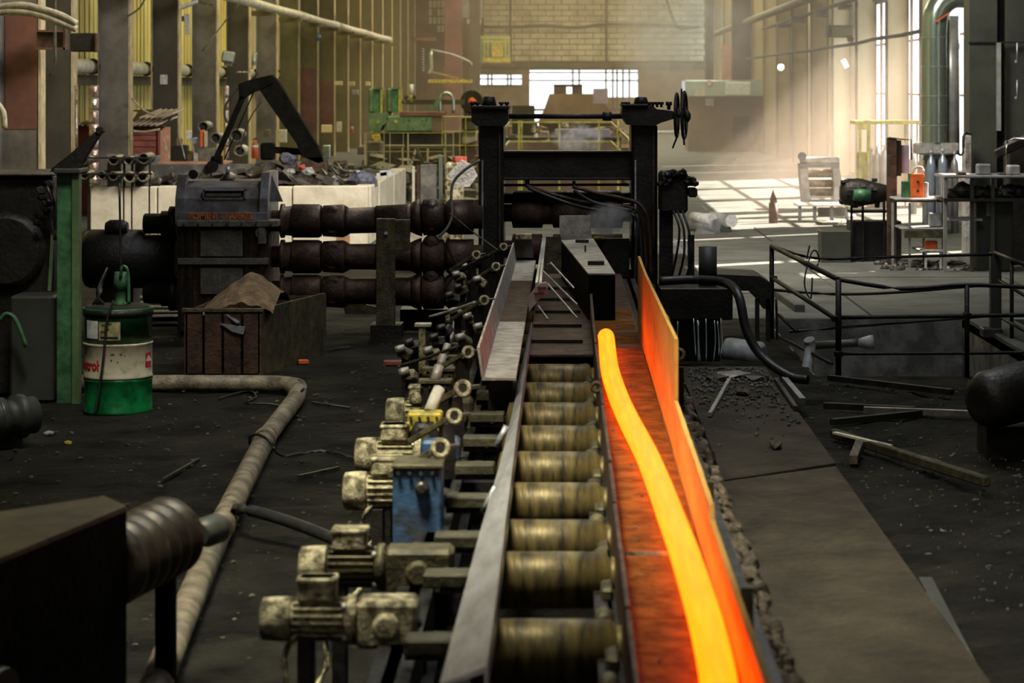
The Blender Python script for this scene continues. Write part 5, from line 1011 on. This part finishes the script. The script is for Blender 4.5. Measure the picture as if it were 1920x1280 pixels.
for x in (768, 793, 800): B().rock(P(x, 224, z), (.05, .03, .08), x).link('oil_stain', 'green_paint', t)
B().pbox(697, 248, 870, 300, z+.5, 1.0, z0=0).link('sub_frame', 'dark_wall', t)
B().cyl(P(772, 158, z+.2), P(772, 176, z+.2), .065, n=10).link('white_valve', 'paper', t); B().cyl(P(771, 177, z+.2), P(771, 191, z+.2), .05, n=10).link('valve_stem', 'rail_yellow', t)
for x in (757, 762, 777): B().rock(P(x, 182+(x % 3)*8, z+.1), (.08, .05, .08), x).link('valve_block', 'olive_iron', t)
one(B().pbox(760, 187, 870, 196, 76, .5), 'dark_duct', 'dark_wall', 'dark horizontal duct behind the green machine', 'duct', origin=P(815, 196, 76))
one(B().tube([P(825, 212, 74), P(825, 190, 74), P(828, 178, 74), P(837, 174, 74), P(846, 178, 74), P(850, 188, 74), P(850, 212, 74)], .05, 10, 3), 'arched_pipe', 'duct_green', 'grey-green arched pipe above the green machine', 'pipe')
one(B().ppoly([(802, 208), (818, 188), (828, 184), (826, 190), (810, 212), (802, 214)], 73.6, .2), 'green_chute', 'machine_green', 'bright green slanted chute by the arched pipe', 'chute')
t = thing('electric_lathe_head', 'dark round drum with an orange hub left of the mill', 'machine', (P(882, 0, 78).x, 78, 0)); c = P(884, 190, 78); B().lathe(c, c+Vector((0, .5, 0)), [(0, .36), (1, .4)], 24).link('drum', 'dark_wall', t); B().rock(c+Vector((.02, -.05, .02)), (.14, .05, .1), 4, 2).link('orange_hub', 'orange_paint', t); B().pbox(870, 205, 900, 290, 78.1, .4, z0=0).link('support', 'dark_wall', t)
# storage shelves beside it
t = thing('storage_frame', 'frame of open shelves between green machine and mill', 'rack', (P(860, 0, 62).x, 62.3, 0))
for x in (829, 834, 862, 873): B().pbox(x-.8, 219, x+.8, 300, 62, .06, z0=0).link('upright', 'rail_yellow', t)
for y in (219, 247, 273): B().pbox(828, y-.7, 897, y+.7, 62, .6).link('shelf', 'rail_yellow', t)
for k in range(3): B().pbox(866, 221+k*26, 893, 244+k*26, 62.5, .6, .03).link('stored_box', 'panel_cream' if k == 1 else 'column_olive', t)
# walkway railing before the green machine
t = thing('walkway_railing', 'thin cream walkway railing in front of the green machine', 'railing', (P(770, 0, 60).x, 60, 0))
for x, w_ in ((684, 2.2), (687, 1), (720, 1), (731, 1), (765, 2.4), (850, 1.6), (836, 1), (756, 1)): B().pbox(x-w_/2, 249, x+w_/2, 304, 60, .04, z0=0).link('post', 'flange_cream', t)
for y in (249, 284): B().pbox(682, y-.7, 852, y+.7, 60, .04).link('rail', 'rail_yellow', t)
for k, (x0, x1) in enumerate(((719, 755), (765, 802), (802, 834))):
    t = thing('steel_table', ['left', 'middle', 'right'][k]+' dark steel table behind the walkway railing', 'table', (P((x0+x1)/2, 0, 61).x, 61.5, 0), 'tables behind the walkway railing')
    B().pbox(x0, 273, x1, 278, 61, 1).link('table_top', 'column_olive', t)
    for x in (x0+1, x1-1): B().pbox(x-.9, 277, x+.9, 304, 61, .06, z0=0).link('leg', 'flange_cream', t)
one(B().ppoly([(696, 252), (710, 251), (713, 262), (706, 266), (698, 260)], 64, .3), 'yellow_machine_part', 'yellow_paint', 'yellow round casting left of the tables', 'machine part', origin=P(704, 266, 64))
one(B().pbox(686, 265, 715, 292, 64.5, .8, .04, z0=0), 'stacked_sacks', 'wood', 'stack of pale sacks under the yellow casting', 'sacks')
for x, d in ((768, -4), (776, 6), (784, 9)): pass
t = thing('trestle', 'wooden A-shaped trestle before the tables', 'trestle', (P(782, 0, 58).x, 58, 0)); B().bar(P(770, 310, 58), P(781, 277, 58), .06).link('leg', 'motor_cream', t); B().bar(P(795, 310, 58), P(781, 277, 58), .07).link('leg', 'olive_iron', t); B().pbox(772, 296, 792, 299, 58, .05).link('brace', 'olive_iron', t)
# ================================================================ scrap bay of concrete
t = thing('scrap_bay', 'concrete-walled scrap bay behind the spindles', 'bay', (-5.8, 44, 0))
zb = P(0, 350, 40).z
xs = [-8.1, -6.95, -5.8, -4.65, -3.35]
for k in range(4): B().box(xs[k]+.01, xs[k+1]-.01, 40, 40.3, 0, zb+.01*(k % 2), .015).link('wall_panel', 'pale_concrete', t)
ysb = [40.32, 42.0, 43.8, 45.6, 47.4, 49.2]
for k in range(5): B().box(-3.62, -3.33+.012*(k % 2), ysb[k]+.01, ysb[k+1]-.01, 0, zb, .015).link('wall_panel', 'pale_concrete', t)
B().box(-8.1, -3.5, 49.3, 49.6, 0, zb-.05).link('back_wall', 'grey_concrete', t)
B().box(-8.1, -7.9, 40.3, 49.3, 0, zb).link('side_wall', 'grey_concrete', t)
B().pbox(225, 308, 470, 345, 42.2, .3, z0=.2).link('inner_ledge', 'grey_concrete', t)
b = B(); b.heap(-7.8, -3.65, 40.35, 49.2, lambda i, j: zb+(-.10+.28*math.exp(-((i-.62)/.25)**2-((j-.3)/.5)**2)+.10*noise.noise(Vector((i*7, j*9, 0)))+.06*noise.noise(Vector((i*19, j*23, 5))))*min(1, 9*min(i, j+.05)), 46, 40)
b.link('scrap_heap', 'scrap', t)['kind'] = 'stuff'
b = B()
for k in range(260):
    x = R.uniform(-7.5, -3.8); y = R.uniform(40.4, 46); b.obox((x, y, zb+.02+.22*math.exp(-((x+5.2)/1.1)**2)*R.random()), (R.uniform(.05, .3), R.uniform(.05, .3), R.uniform(.01, .1)), (R.uniform(-.8, .8), R.uniform(-.8, .8), R.uniform(0, 3)))
b.link('scrap_pieces', 'worn_steel', t)['kind'] = 'stuff'
for px, py, m, lab, w_ in ((518, 322, 'cloth_red', 'orange-white rag on the left slope of the scrap heap', 9), (565, 313, 'cloth_red', 'red rag on top of the scrap heap', 7), (578, 321, 'cloth_pale', 'pale turquoise rag hanging on the scrap heap', 10), (545, 322, 'cloth_pale', 'whitish rag left of the red one', 9), (680, 338, 'cloth_blue', 'blue-grey plastic bundle at the right of the scrap heap', 24), (540, 298, 'cloth_blue', 'violet tarpaulin behind the knuckle boom foot', 16), (672, 322, 'paper', 'white paper piece standing in the heap', 5)):
    D = 41.2; c = P(px, py, D); s_ = w_*D/F; one(B().rock(c, (s_*1.1, s_, s_*.7), px, 2), 'rag', m, lab, 'rag')
for k, (px, py, w_) in enumerate(((726, 323, 22), (716, 328, 16))): one(B().bar(P(px-w_*.6, py+2, 44), P(px+w_*.6, py-1, 44), .05, .1), 'foam_strip', 'paper', ['upper', 'lower'][k]+' white strip lying at the right end of the bay', 'strip')
# bay neighbours: posts right of the bay
for k, (x, w_, y0, m, lab) in enumerate(((775, 5, 312, 'white_pipe', 'white pipe at the end of the bay wall'), (784, 6, 311, 'rust', 'rusty post at the end of the bay wall'), (803, 30, 309, 'grey_concrete', 'broad grey-brown concrete pillar right of the bay'), (826, 7, 292, 'duct_green', 'pale green upright pipe left of the mill'))):
    one(B().pbox(x-w_/2, y0, x+w_/2, 400, 39, .3 if w_ > 8 else .1, .005, z0=0), 'upright', m, lab, 'post')
one(B().pbox(834, 305, 868, 330, 38, .5, .03, z0=0), 'cream_container', 'motor_cream', 'cream stained container left of the mill post', 'container')
one(B().obox(P(862, 299, 38.2), (.2, .2, .10), (0, 0, .3), .01), 'red_box', 'cloth_red', 'small red box left of the mill post', 'box')
one(B().ppoly([(840, 326), (865, 300), (885, 310), (895, 330), (880, 350), (850, 352)], 37, .2), 'plastic_bundle', 'plastic_wrap', 'shiny plastic wrapped bundle left of the mill post', 'bundle')
one(B().pbox(655, 485, 700, 560, 36, .1, z0=0), 'pale_board', 'pale_concrete', 'right pale board seen between the spindles', 'board'); one(B().pbox(630, 440, 655, 560, 36.2, .1, z0=0), 'pale_board', 'shed_pink', 'left pinkish board seen between the spindles', 'board')
one(B().ppoly([(768, 452), (772, 432), (790, 430), (802, 448), (812, 455), (830, 470), (770, 470)], 34, .3), 'pale_sheet', 'pale_concrete', 'pale crumpled sheet seen between the top spindles', 'sheet')
for k in range(5): one(B().obox(G(300+R.uniform(-40, 20), 560+k*9, .08), (1.2, .25, .06), (0, 0, R.uniform(-.1, .3)), .01), 'timber_plank', 'wood', '%s grey weathered plank from the back, left of the gearbox' % ORD[k], 'plank', 'plank stack left of the gearbox')
# ---- knuckle boom in the bay
t = thing('knuckle_boom', 'black knuckle boom of a scrap grab, bent like an A', 'crane', (P(500, 0, 43).x, 43, 1.0))
DK = 42.2
B().ppoly([(487, 170), (510, 141), (520, 150), (596, 275), (607, 303), (596, 306), (566, 293), (555, 268)], DK, .3).link('outer_arm', 'jet_black', t)
B().ppoly([(447, 157), (470, 149), (510, 140), (512, 155), (486, 168), (470, 174), (448, 190)], DK-.05, .35).link('boom_head', 'jet_black', t)
B().bar(P(456, 180, DK), P(404, 300, DK), .10, .1, .01).link('hydraulic_ram', 'jet_black', t)
B().bar(P(476, 172, DK), P(420, 300, DK), .022).link('thin_rod', 'jet_black', t)
B().lathe(P(398, 312, DK-.1), P(398, 312, DK+.2), [(0, .11), (1, .11)], 18).link('pivot', 'jet_black', t); B().ppoly([(390, 318), (396, 293), (414, 292), (415, 320)], DK, .25).link('pivot_bracket', 'jet_black', t)
B().bar(P(500, 280, DK+.4), P(575, 285, DK+.4), .12, .12, .01).link('lower_link', 'jet_black', t); B().pbox(488, 268, 512, 300, DK+.3, .4, .03).link('grab_motor', 'jet_black', t)
B().ppoly([(566, 296), (608, 294), (611, 322), (560, 318)], DK, .3).link('arm_foot', 'rust', t)
B().tube([P(450, 160, DK), P(430, 185, DK), P(421, 205, DK), P(424, 225, DK), P(434, 235, DK)], .02, 6, 4).link('boom_hose', 'hose', t)
B().tube([P(494, 185, DK), P(470, 220, DK), P(455, 260, DK), P(450, 290, DK)], .012, 6, 4).link('boom_hose', 'hose', t)
t = thing('grab_shell', 'dark clam shell of the grab lying on the scrap', 'grab', P(470, 330, 41.5)); B().ppoly([(450, 326), (478, 310), (505, 302), (530, 312), (540, 330), (500, 345), (460, 345)], 41.4, .9).link('shell', 'scrap', t); B().lathe(P(493, 314, 41.35), P(493, 314, 41.42), [(0, .045), (1, .05)], 14).link('pin_head', 'chute_steel', t)
# ================================================================ left wall things
t = thing('wall_duct', 'pale insulated duct running along the left wall', 'duct', (-9.9, 70, 3.0))
for k, (a, c) in enumerate(((36.5, 42.6), (43.2, 48.2), (48.8, 54.4), (55.0, 60.4), (61, 66.6), (67.2, 73), (73.6, 79.2))): B().lathe((-9.75, a, 3.12), (-9.75, c, 3.12), [(0, .12), (.05, .15), (.94, .15), (1, .11)], 24).link('duct_section', 'white_pipe', t); B().torus((-9.75, c+.25, 3.12), (0, 1, 0), .14, .03, 24, 6).link('coupling_ring', 'black_steel', t)
one(B().box(-10.2, -9.85, 36, 82, 2.74, 2.95), 'wall_girder', 'dark_wall', 'dark girder under the pale duct on the left wall', 'girder')
t = thing('crane_rail', 'long pale pipe rail high along the left wall', 'pipe', (-8.4, 80, 5.0))
for a, c in ((40, 61), (61, 74), (74, 86), (86, 98), (98, 112)): X = -8.35; f = lambda D: H+.2713*8.35+.00; B().tube([(X, a+.03, f(a)), (X, (a+c)/2, f(a)-.03), (X, c-.03, f(c))], .13, 12, 2).link('pipe_section', 'white_pipe', t)
for k_, D in enumerate(LC[4:13]): one(B().box(-8.9, -8.2, D-.3, D-.1, 4.72, 4.86), 'rail_bracket', 'column_olive', '%s small bracket from the left under the pale pipe rail' % ORD[k_], 'bracket', 'brackets under the pale pipe rail')
for k, (y0, lab) in enumerate(((12, 'upper thick pale hose at the top left corner'), (22, 'lower thick pale hose at the top left corner'))):
    one(B().tube([P(-30, y0+4, 34), P(10, y0, 34), P(45, y0-2 if k == 0 else y0+1, 34), P(80, y0+(8 if k else 6), 34), P(115, y0+(22 if k else 17), 34), P(144, y0+33, 34)], .052, 10, 4), 'pale_hose', 'cable_pale', lab, 'hose')
t = thing('cantilever_beam', 'left short brown steel beam sticking out behind the first column', 'beam', P(95, 93, 37.4)); B().pbox(68, 56, 119, 60, 37.4, .3).pbox(68, 89, 122, 93, 37.4, .3).link('beam_flange', 'column_red', t); B().pbox(69, 60, 118, 89, 37.5, .1).link('beam_web', 'rust', t); B().pbox(118, 52, 122, 93, 37.4, .3).link('end_plate', 'rust', t)
t = thing('cantilever_beam', 'right short dark steel beam beside the second column', 'beam', P(157, 97, 41.4)); B().pbox(132, 62, 182, 97, 41.4, .25, .02).link('beam_body', 'black_steel', t); B().pbox(178, 63, 181, 98, 41.3, .3).link('end_plate', 'rust', t)
one(B().tube([P(103, 0, 37), P(103, 60, 37), P(103, 90, 37), P(104, 115, 37), P(98, 132, 37), P(93, 142, 37)], .025, 8, 3), 'conduit', 'worn_steel', 'thin conduit with a bend between the first two columns', 'conduit')
one(B().tube([P(-10, 190, 34), P(5, 210, 34), P(8, 240, 34)], .05, 8, 3), 'rolled_hose', 'cable_pale', 'pale hose end at the left border', 'hose')
t = thing('foil_flue', 'shiny foil-wrapped flue pipe standing left of the third column', 'flue', (P(176, 0, 41).x, 41, 0)); 
for k in range(8): y0 = 160+k*24; B().lathe((P(176, 0, 41).x, 41, P(0, y0+23, 41).z), (P(176, 0, 41).x, 41, P(0, y0, 41).z), [(0, .065), (.08, .085), (.5, .078), (.92, .088), (1, .065)], 16).link('foil_section', 'foil', t)
one(B().tube([P(143, 330, 41.2), P(143, 160, 41.2)], .03, 10, 1), 'foil_pipe', 'foil', 'thinner shiny pipe at the second column', 'pipe')
t = thing('foil_flue', 'perforated silvery flue pipe left of the knuckle boom', 'flue', (P(424, 0, 60).x, 60, P(0, 300, 60).z))
for k in range(6): y0 = 161+k*23; c = P(424, 0, 60).x; B().lathe((c, 60, P(0, y0+22, 60).z), (c, 60, P(0, y0, 60).z), [(0, .055), (.1, .07), (.9, .07), (1, .055)], 14).link('flue_section', 'foil', t)
# red shed with corrugated roof
t = thing('small_shed', 'little red shed with corrugated sheet roof between the columns', 'shed', (P(270, 0, 49.5).x, 50, 0))
B().pbox(142, 236, 299, 330, 49.5, .1, z0=0).link('front_wall', 'shed_red', t); B().pbox(299, 238, 318, 330, 49.45, .1, z0=0).link('pink_wall', 'shed_pink', t); B().pbox(296, 240, 300, 330, 49.4, .1, z0=0).link('door_frame', 'shed_red', t)
for y in (252, 262, 274): B().pbox(245, y, 297, y+1, 49.47, .03).link('board_joint', 'column_red', t)
for (xa, ya, xb, yb, n_, o_) in ((143, 235, 172, 222, 3, 1), (240, 235, 290, 219, 6, 0), (262, 221, 300, 206, 5, 0)):
    for k in range(n_):
        w_ = 10.5; x = xa+k*w_
        a = P(x, ya, 49.2); c = a+Vector((.33, .7, .17))
        B().lathe(a, c, [(0, w_*.19*49/F), (1, w_*.19*49/F)], 8).link('corrugation', 'roof_sheet', t)
B().pbox(143, 233, 305, 238, 49.3, .3).link('eave', 'black_steel', t); b = B(); b.prism([P(240, 237, 49.25), P(308, 237, 49.25), P(335, 205, 50.1), P(262, 205, 50.1)], (0, .02, -.02)); b.link('roof_underlay', 'rust', t); B().pbox(250, 206, 330, 209, 50.3, .2).link('ridge', 'black_steel', t)
one(B().tube([P(249, 245, 48.2), P(270, 247, 48.3), P(300, 242, 48.3)], .025, 6, 4), 'slack_cable', 'cable_pale', 'slack pale cable across the red shed front', 'cable')
one(B().tube([P(247, 184, 48.2), P(265, 203, 48.4), P(285, 214, 48.6), P(300, 213, 49), P(330, 206, 49)], .02, 6, 4), 'slack_cable', 'cable_pale', 'pale cable hanging from the third column to the shed roof', 'cable')
# tool board / clutter by the shed
for k, (x0, y0, x1, y1, m, lab) in enumerate(((320, 272, 350, 302, 'black_steel', 'dark cabinet right of the pink shed wall'), (330, 260, 338, 275, 'brown_wall', 'brown tin on the dark cabinet'), (349, 245, 356, 262, 'paper', 'white-blue carton above the tool bench'), (359, 258, 366, 270, 'cylinder_blue', 'small blue carton above the tool bench'),
        (375, 244, 380, 276, 'orange_paint', 'tall orange plank leaning at the tool bench'), (382, 246, 385, 276, 'flange_cream', 'pale narrow plank beside the orange one'), (371, 278, 400, 305, 'gear_plate', 'grey cabinet with dark gap behind the boom foot'), (362, 287, 371, 305, 'plastic_wrap', 'whitish jug on the tool bench'), (283, 292, 297, 308, 'grey_box', 'grey box left of the pink shed wall'), (350, 283, 359, 304, 'olive_iron', 'dark olive can on the tool bench'))):
    D = 46.5; o = one(B().pbox(x0, y0, x1, y1, D, .3, .01), 'bench_clutter', m, lab, 'clutter', origin=P((x0+x1)/2, y1, D))
t = thing('tool_bench', 'pale-edged bench board along the top of the scrap bay', 'bench', P(340, 306, 46.2)); B().pbox(296, 303, 425, 307, 46.2, .8).link('bench_board', 'shed_pink', t); B().pbox(296, 307, 425, 330, 46.4, .4, z0=0).link('bench_front', 'black_steel', t)
for k, (px, py) in enumerate(((318, 300), (347, 298), (368, 302), (312, 285))): one(B().tube([P(px, py, 45.9), P(px-6, py-25, 46), P(px-10, py-38, 46.1)], .012, 5, 2), 'thin_rod', 'chute_steel', ['first', 'second', 'third', 'fourth'][k]+' thin rod leaning over the tool bench, from the shed', 'rod')
# stacked rolls / tubes (round ends)
rl_ = [(155, 301, 9), (157, 328, 9), (190, 329, 9), (213, 300, 10), (212, 330, 9), (240, 301, 9), (242, 332, 11), (269, 297, 11), (267, 331, 10), (381, 238, 11), (404, 259, 11), (443, 254, 13), (449, 283, 11)]
for k, (px, py, r_) in enumerate(rl_):
    D = 39.8 if k < 9 else 50; c = P(px, py, D); s_ = D/F
    lab = ['upper leftmost', 'lower leftmost', 'lower second', 'upper second', 'lower third', 'upper third', 'lower fourth, pale-rimmed', 'upper fourth', 'lower rightmost, pale-rimmed'][k]+' roll in the rack of round rolls left of the gearbox' if k < 9 else ['upper left', 'lower left', 'upper right, large', 'lower right'][k-9]+' hollow roll hanging behind the knuckle boom'
    t = thing('hollow_roll', lab, 'roll', (c.x, D, c.z-r_*s_), 'hollow rolls')
    B().lathe(c, c+Vector((0, .6, 0)), [(0, r_*s_*.93), (.06, r_*s_), (1, r_*s_)], 22, False).link('roll_shell', 'chute_steel' if k in (6, 8, 12) else 'worn_steel', t)
    B().torus(c, (0, 1, 0), r_*s_*.85, r_*s_*.13, 22, 6).link('roll_rim', 'motor_cream' if k in (6, 8, 12) else 'gear_plate', t)
    B().cyl(c+Vector((0, .1, 0)), c+Vector((0, .14, 0)), r_*s_*.75, n=18).link('roll_core', 'black_steel', t)
t = thing('roll_rack', 'rack with two rails and blue-grey plates holding the round rolls', 'rack', (P(215, 0, 40).x, 40, 0))
for y in (296, 326): B().pbox(150, y-1.5, 285, y+1.5, 39.75, .05).link('rack_rail', 'black_steel', t)
for x0, x1 in ((201, 226), (253, 278)): B().pbox(x0, 289, x1, 352, 40.2, .1).link('blue_plate', 'grey_box', t)
for x in (165, 232, 247, 280): B().pbox(x-1.5, 292, x+1.5, 360, 40.0, .1, z0=0).link('rack_post', 'black_steel', t)
# wall lamps, boxes, extinguishers
t = thing('floodlight', 'square floodlight tilted on the fifth column', 'lamp', P(428, 118, 56)); B().obox(P(428, 107, 56), (.30, .2, .26), (.3, .15, .2), .03).link('lamp_housing', 'grey_box', t); B().obox(P(428, 106, 55.85), (.25, .04, .2), (.3, .15, .2)).link('lamp_lens', 'lens', t); B().pbox(420, 113, 434, 124, 56, .15).link('lamp_bracket', 'gear_plate', t)
t = thing('floodlight', 'narrow floodlight on the sixth column', 'lamp', P(477, 115, 64)); B().obox(P(477, 110, 64), (.10, .25, .34), (.1, .15, 0), .02).link('lamp_housing', 'grey_box', t); B().pbox(475, 100, 479, 115, 63.8, .03).link('lamp_lens', 'paper', t)
t = thing('factory_lamp', 'dome lamp on a bracket at the top near the fourth column', 'lamp', P(355, 12, 50)); B().obox(P(354, 9, 50), (.42, .3, .07), (0, -.35, 0), .02).link('lamp_shade', 'paper', t); B().bar(P(372, 4, 50), P(400, 10, 50), .05).link('lamp_arm', 'olive_iron', t)
one(B().pbox(347, 26, 355, 65, 56, .1), 'light_strip', 'paper', 'white vertical strip panel behind the fourth column', 'panel', origin=P(351, 65, 56))
one(B().pbox(334, 30, 345, 40, 55.8, .1), 'blue_notice', 'blue_paint', 'small blue notice beside the white strip', 'notice', origin=P(340, 40, 55.8))
for k, (px, py, h_, D, lab) in enumerate(((478, 278, 38, 62, 'orange-red fire extinguisher with white label behind the knuckle boom'), (660, 241, 17, 88, 'small red fire extinguisher left of the green machine'))):
    c = P(px, py+h_/2, D); s_ = D/F; t = thing('fire_extinguisher', lab, 'fire extinguisher', c); r_ = h_*.17*s_
    B().lathe(c, c+Vector((0, 0, h_*.85*s_)), [(0, r_*.9), (.05, r_), (.8, r_), (.95, r_*.4), (1, r_*.3)], 16).link('cylinder', 'extinguisher', t)
    B().lathe(c+Vector((0, -.0, h_*.5*s_)), c+Vector((0, 0, h_*.66*s_)), [(0, r_*1.02), (1, r_*1.02)], 16).link('label_band', 'paper', t); B().bar(c+Vector((-r_*.6, 0, h_*.92*s_)), c+Vector((r_*.6, 0, h_*1.0*s_)), r_*.4).link('handle', 'black_steel', t)
for k, (x0, y0, x1, y1, D, m, lab) in enumerate(((521, 243, 537, 268, 62, 'drum_cream', 'cream switch box right of the extinguisher'), (602, 234, 622, 249, 74, 'panel_cream', 'framed cream gauge box on the red column'), (630, 228, 640, 248, 80, 'drum_cream', 'cream upright box beside the gauge box'), (626, 152, 642, 160, 82, 'panel_cream', 'left little sign high on the columns'), (654, 153, 665, 161, 88, 'panel_cream', 'middle little sign high on the columns'), (685, 153, 694, 161, 98, 'panel_cream', 'right little sign high on the columns'),
        (605, 272, 619, 298, 60, 'duct_green', 'pale green cabinet at the foot of the red column'), (495, 243, 505, 256, 62, 'column_olive', 'dark gauge plate left of the cream switch box'), (660, 168, 672, 178, 88, 'plastic_wrap', 'grey meter box on a column'), (670, 275, 705, 290, 66, 'wood', 'pale low crate before the green machine'))):
    one(B().pbox(x0, y0, x1, y1, D, .2, .02), 'wall_box', m, lab, 'box', origin=P((x0+x1)/2, y1, D))
one(B().rock(P(597, 70, 76), (.09, .08, .12), 3, 2), 'blue_rag', 'blue_paint', 'blue rag tied to a column high up', 'rag')
for k, pts in enumerate((((445, 135, 55), (470, 134, 57), (478, 125, 62)), ((380, 95, 52), (430, 30, 60), (470, -20, 66)), ((240, 30, 46), (262, 15, 48), (275, -10, 49)))):
    one(B().tube([P(*p) for p in pts], .02, 5, 4), 'wall_cable', 'cable_pale' if k == 0 else 'rope', ['short pale cable hanging between the floodlights', 'thin dark cable slanting up over the fifth column', 'thin red-brown line at the top of the third column'][k], 'cable')
b = B()
for k in range(220): x = R.uniform(545, 880); D = R.uniform(52, 64); b.obox((P(x, 0, D).x, D, R.uniform(0, .75)), (R.uniform(.1, .5), R.uniform(.1, .5), R.uniform(.05, .3)), (R.uniform(-.3, .3), R.uniform(-.3, .3), R.uniform(0, 3)))
one(b, 'junk', 'olive_iron', 'uncountable dark junk lying before the green machine', 'junk', kind='stuff', origin=(-4, 58, 0))
b = B()
for k in range(160): x = R.uniform(880, 1180); D = R.uniform(56, 95); b.obox((P(x, 0, D).x, D, R.uniform(0, 1.2)), (R.uniform(.1, .8), R.uniform(.1, .5), R.uniform(.1, .7)), (R.uniform(-.3, .3), R.uniform(-.3, .3), R.uniform(0, 3)))
one(b, 'junk', 'brown_wall', 'uncountable brown junk beyond the yellow railing', 'junk', kind='stuff', origin=(0, 70, 0))
# ================================================================ smoke and haze
def vol(name, lab, lo, hi, dens, col, noise_s=None, thr=(.4, .7), aniso=.3, fall=None, rot=(0, 0, 0)):
    m = bpy.data.materials.new(name); m.use_nodes = True; n = m.node_tree.nodes; L = m.node_tree.links
    n.remove(n['Principled BSDF']); vs = n.new('ShaderNodeVolumeScatter'); vs.inputs['Color'].default_value = (*col, 1); vs.inputs['Density'].default_value = dens; vs.inputs['Anisotropy'].default_value = aniso
    L.new(vs.outputs[0], n['Material Output'].inputs['Volume'])
    if noise_s:
        tc = n.new('ShaderNodeTexCoord'); no = n.new('ShaderNodeTexNoise'); no.inputs['Scale'].default_value = noise_s; no.inputs['Detail'].default_value = 4; no.inputs['Distortion'].default_value = 1.0
        L.new(tc.outputs['Object'], no.inputs['Vector']); mr = n.new('ShaderNodeMapRange'); mr.inputs[1].default_value = thr[0]; mr.inputs[2].default_value = thr[1]; mr.inputs[4].default_value = dens
        L.new(no.outputs[0], mr.inputs[0])
        # soft border: density falls to zero before the hull
        g = n.new('ShaderNodeTexGradient'); g.gradient_type = 'SPHERICAL'; mp = n.new('ShaderNodeMapping'); mp.vector_type = 'TEXTURE'; c = [(a+b_)/2 for a, b_ in zip(lo, hi)]
        mp.inputs['Scale'].default_value = [(b_-a)/2 for a, b_ in zip(lo, hi)]; L.new(tc.outputs['Object'], mp.inputs[0]); L.new(mp.outputs[0], g.inputs[0])
        mm = n.new('ShaderNodeMath'); mm.operation = 'MULTIPLY'; L.new(mr.outputs[0], mm.inputs[0]); L.new(g.outputs[0], mm.inputs[1]); L.new(mm.outputs[0], vs.inputs['Density'])
    MATS[name] = m
    c = Vector([(a+b_)/2 for a, b_ in zip(lo, hi)])
    o = one(B().box(lo[0], hi[0], lo[1], hi[1], lo[2], hi[2]), name, name, lab, name, kind='stuff', origin=c); return o
vol('haze', 'warm dusty haze lit by sunbeams in the far right of the hall', (1.5, 43.5, .02), (9.1, 71, 5.6), .013, (1, .80, .66), None, aniso=.2)
vol('dust', 'thin brownish dust filling the far end of the hall', (-9, 78, .02), (8, 140, 10.5), .0035, (1, .84, .6), None, aniso=.2)
vol('steam', 'white steam rising behind the mill crossbeam', (P(1030, 0, 29).x, 27.8, P(0, 292, 29).z), (P(1135, 0, 29).x, 29.2, P(0, 228, 29).z), 15, (1, 1, 1), 6, (.48, .8))
vol('mill_steam', 'steam drifting at the mill mouth beside the grey plate', (P(1095, 0, 25).x, 25.0, P(0, 455, 25).z), (P(1190, 0, 25).x, 25.9, P(0, 380, 25).z), 22, (1, 1, 1), 6, (.4, .75))
vol('smoke', 'whitish smoke cloud under the roof before the block wall', (P(1130, 0, 70).x, 66, P(0, 190, 70).z), (P(1440, 0, 70).x, 76, P(0, -60, 70).z), .8, (1, .92, .8), .9, (.42, .75))
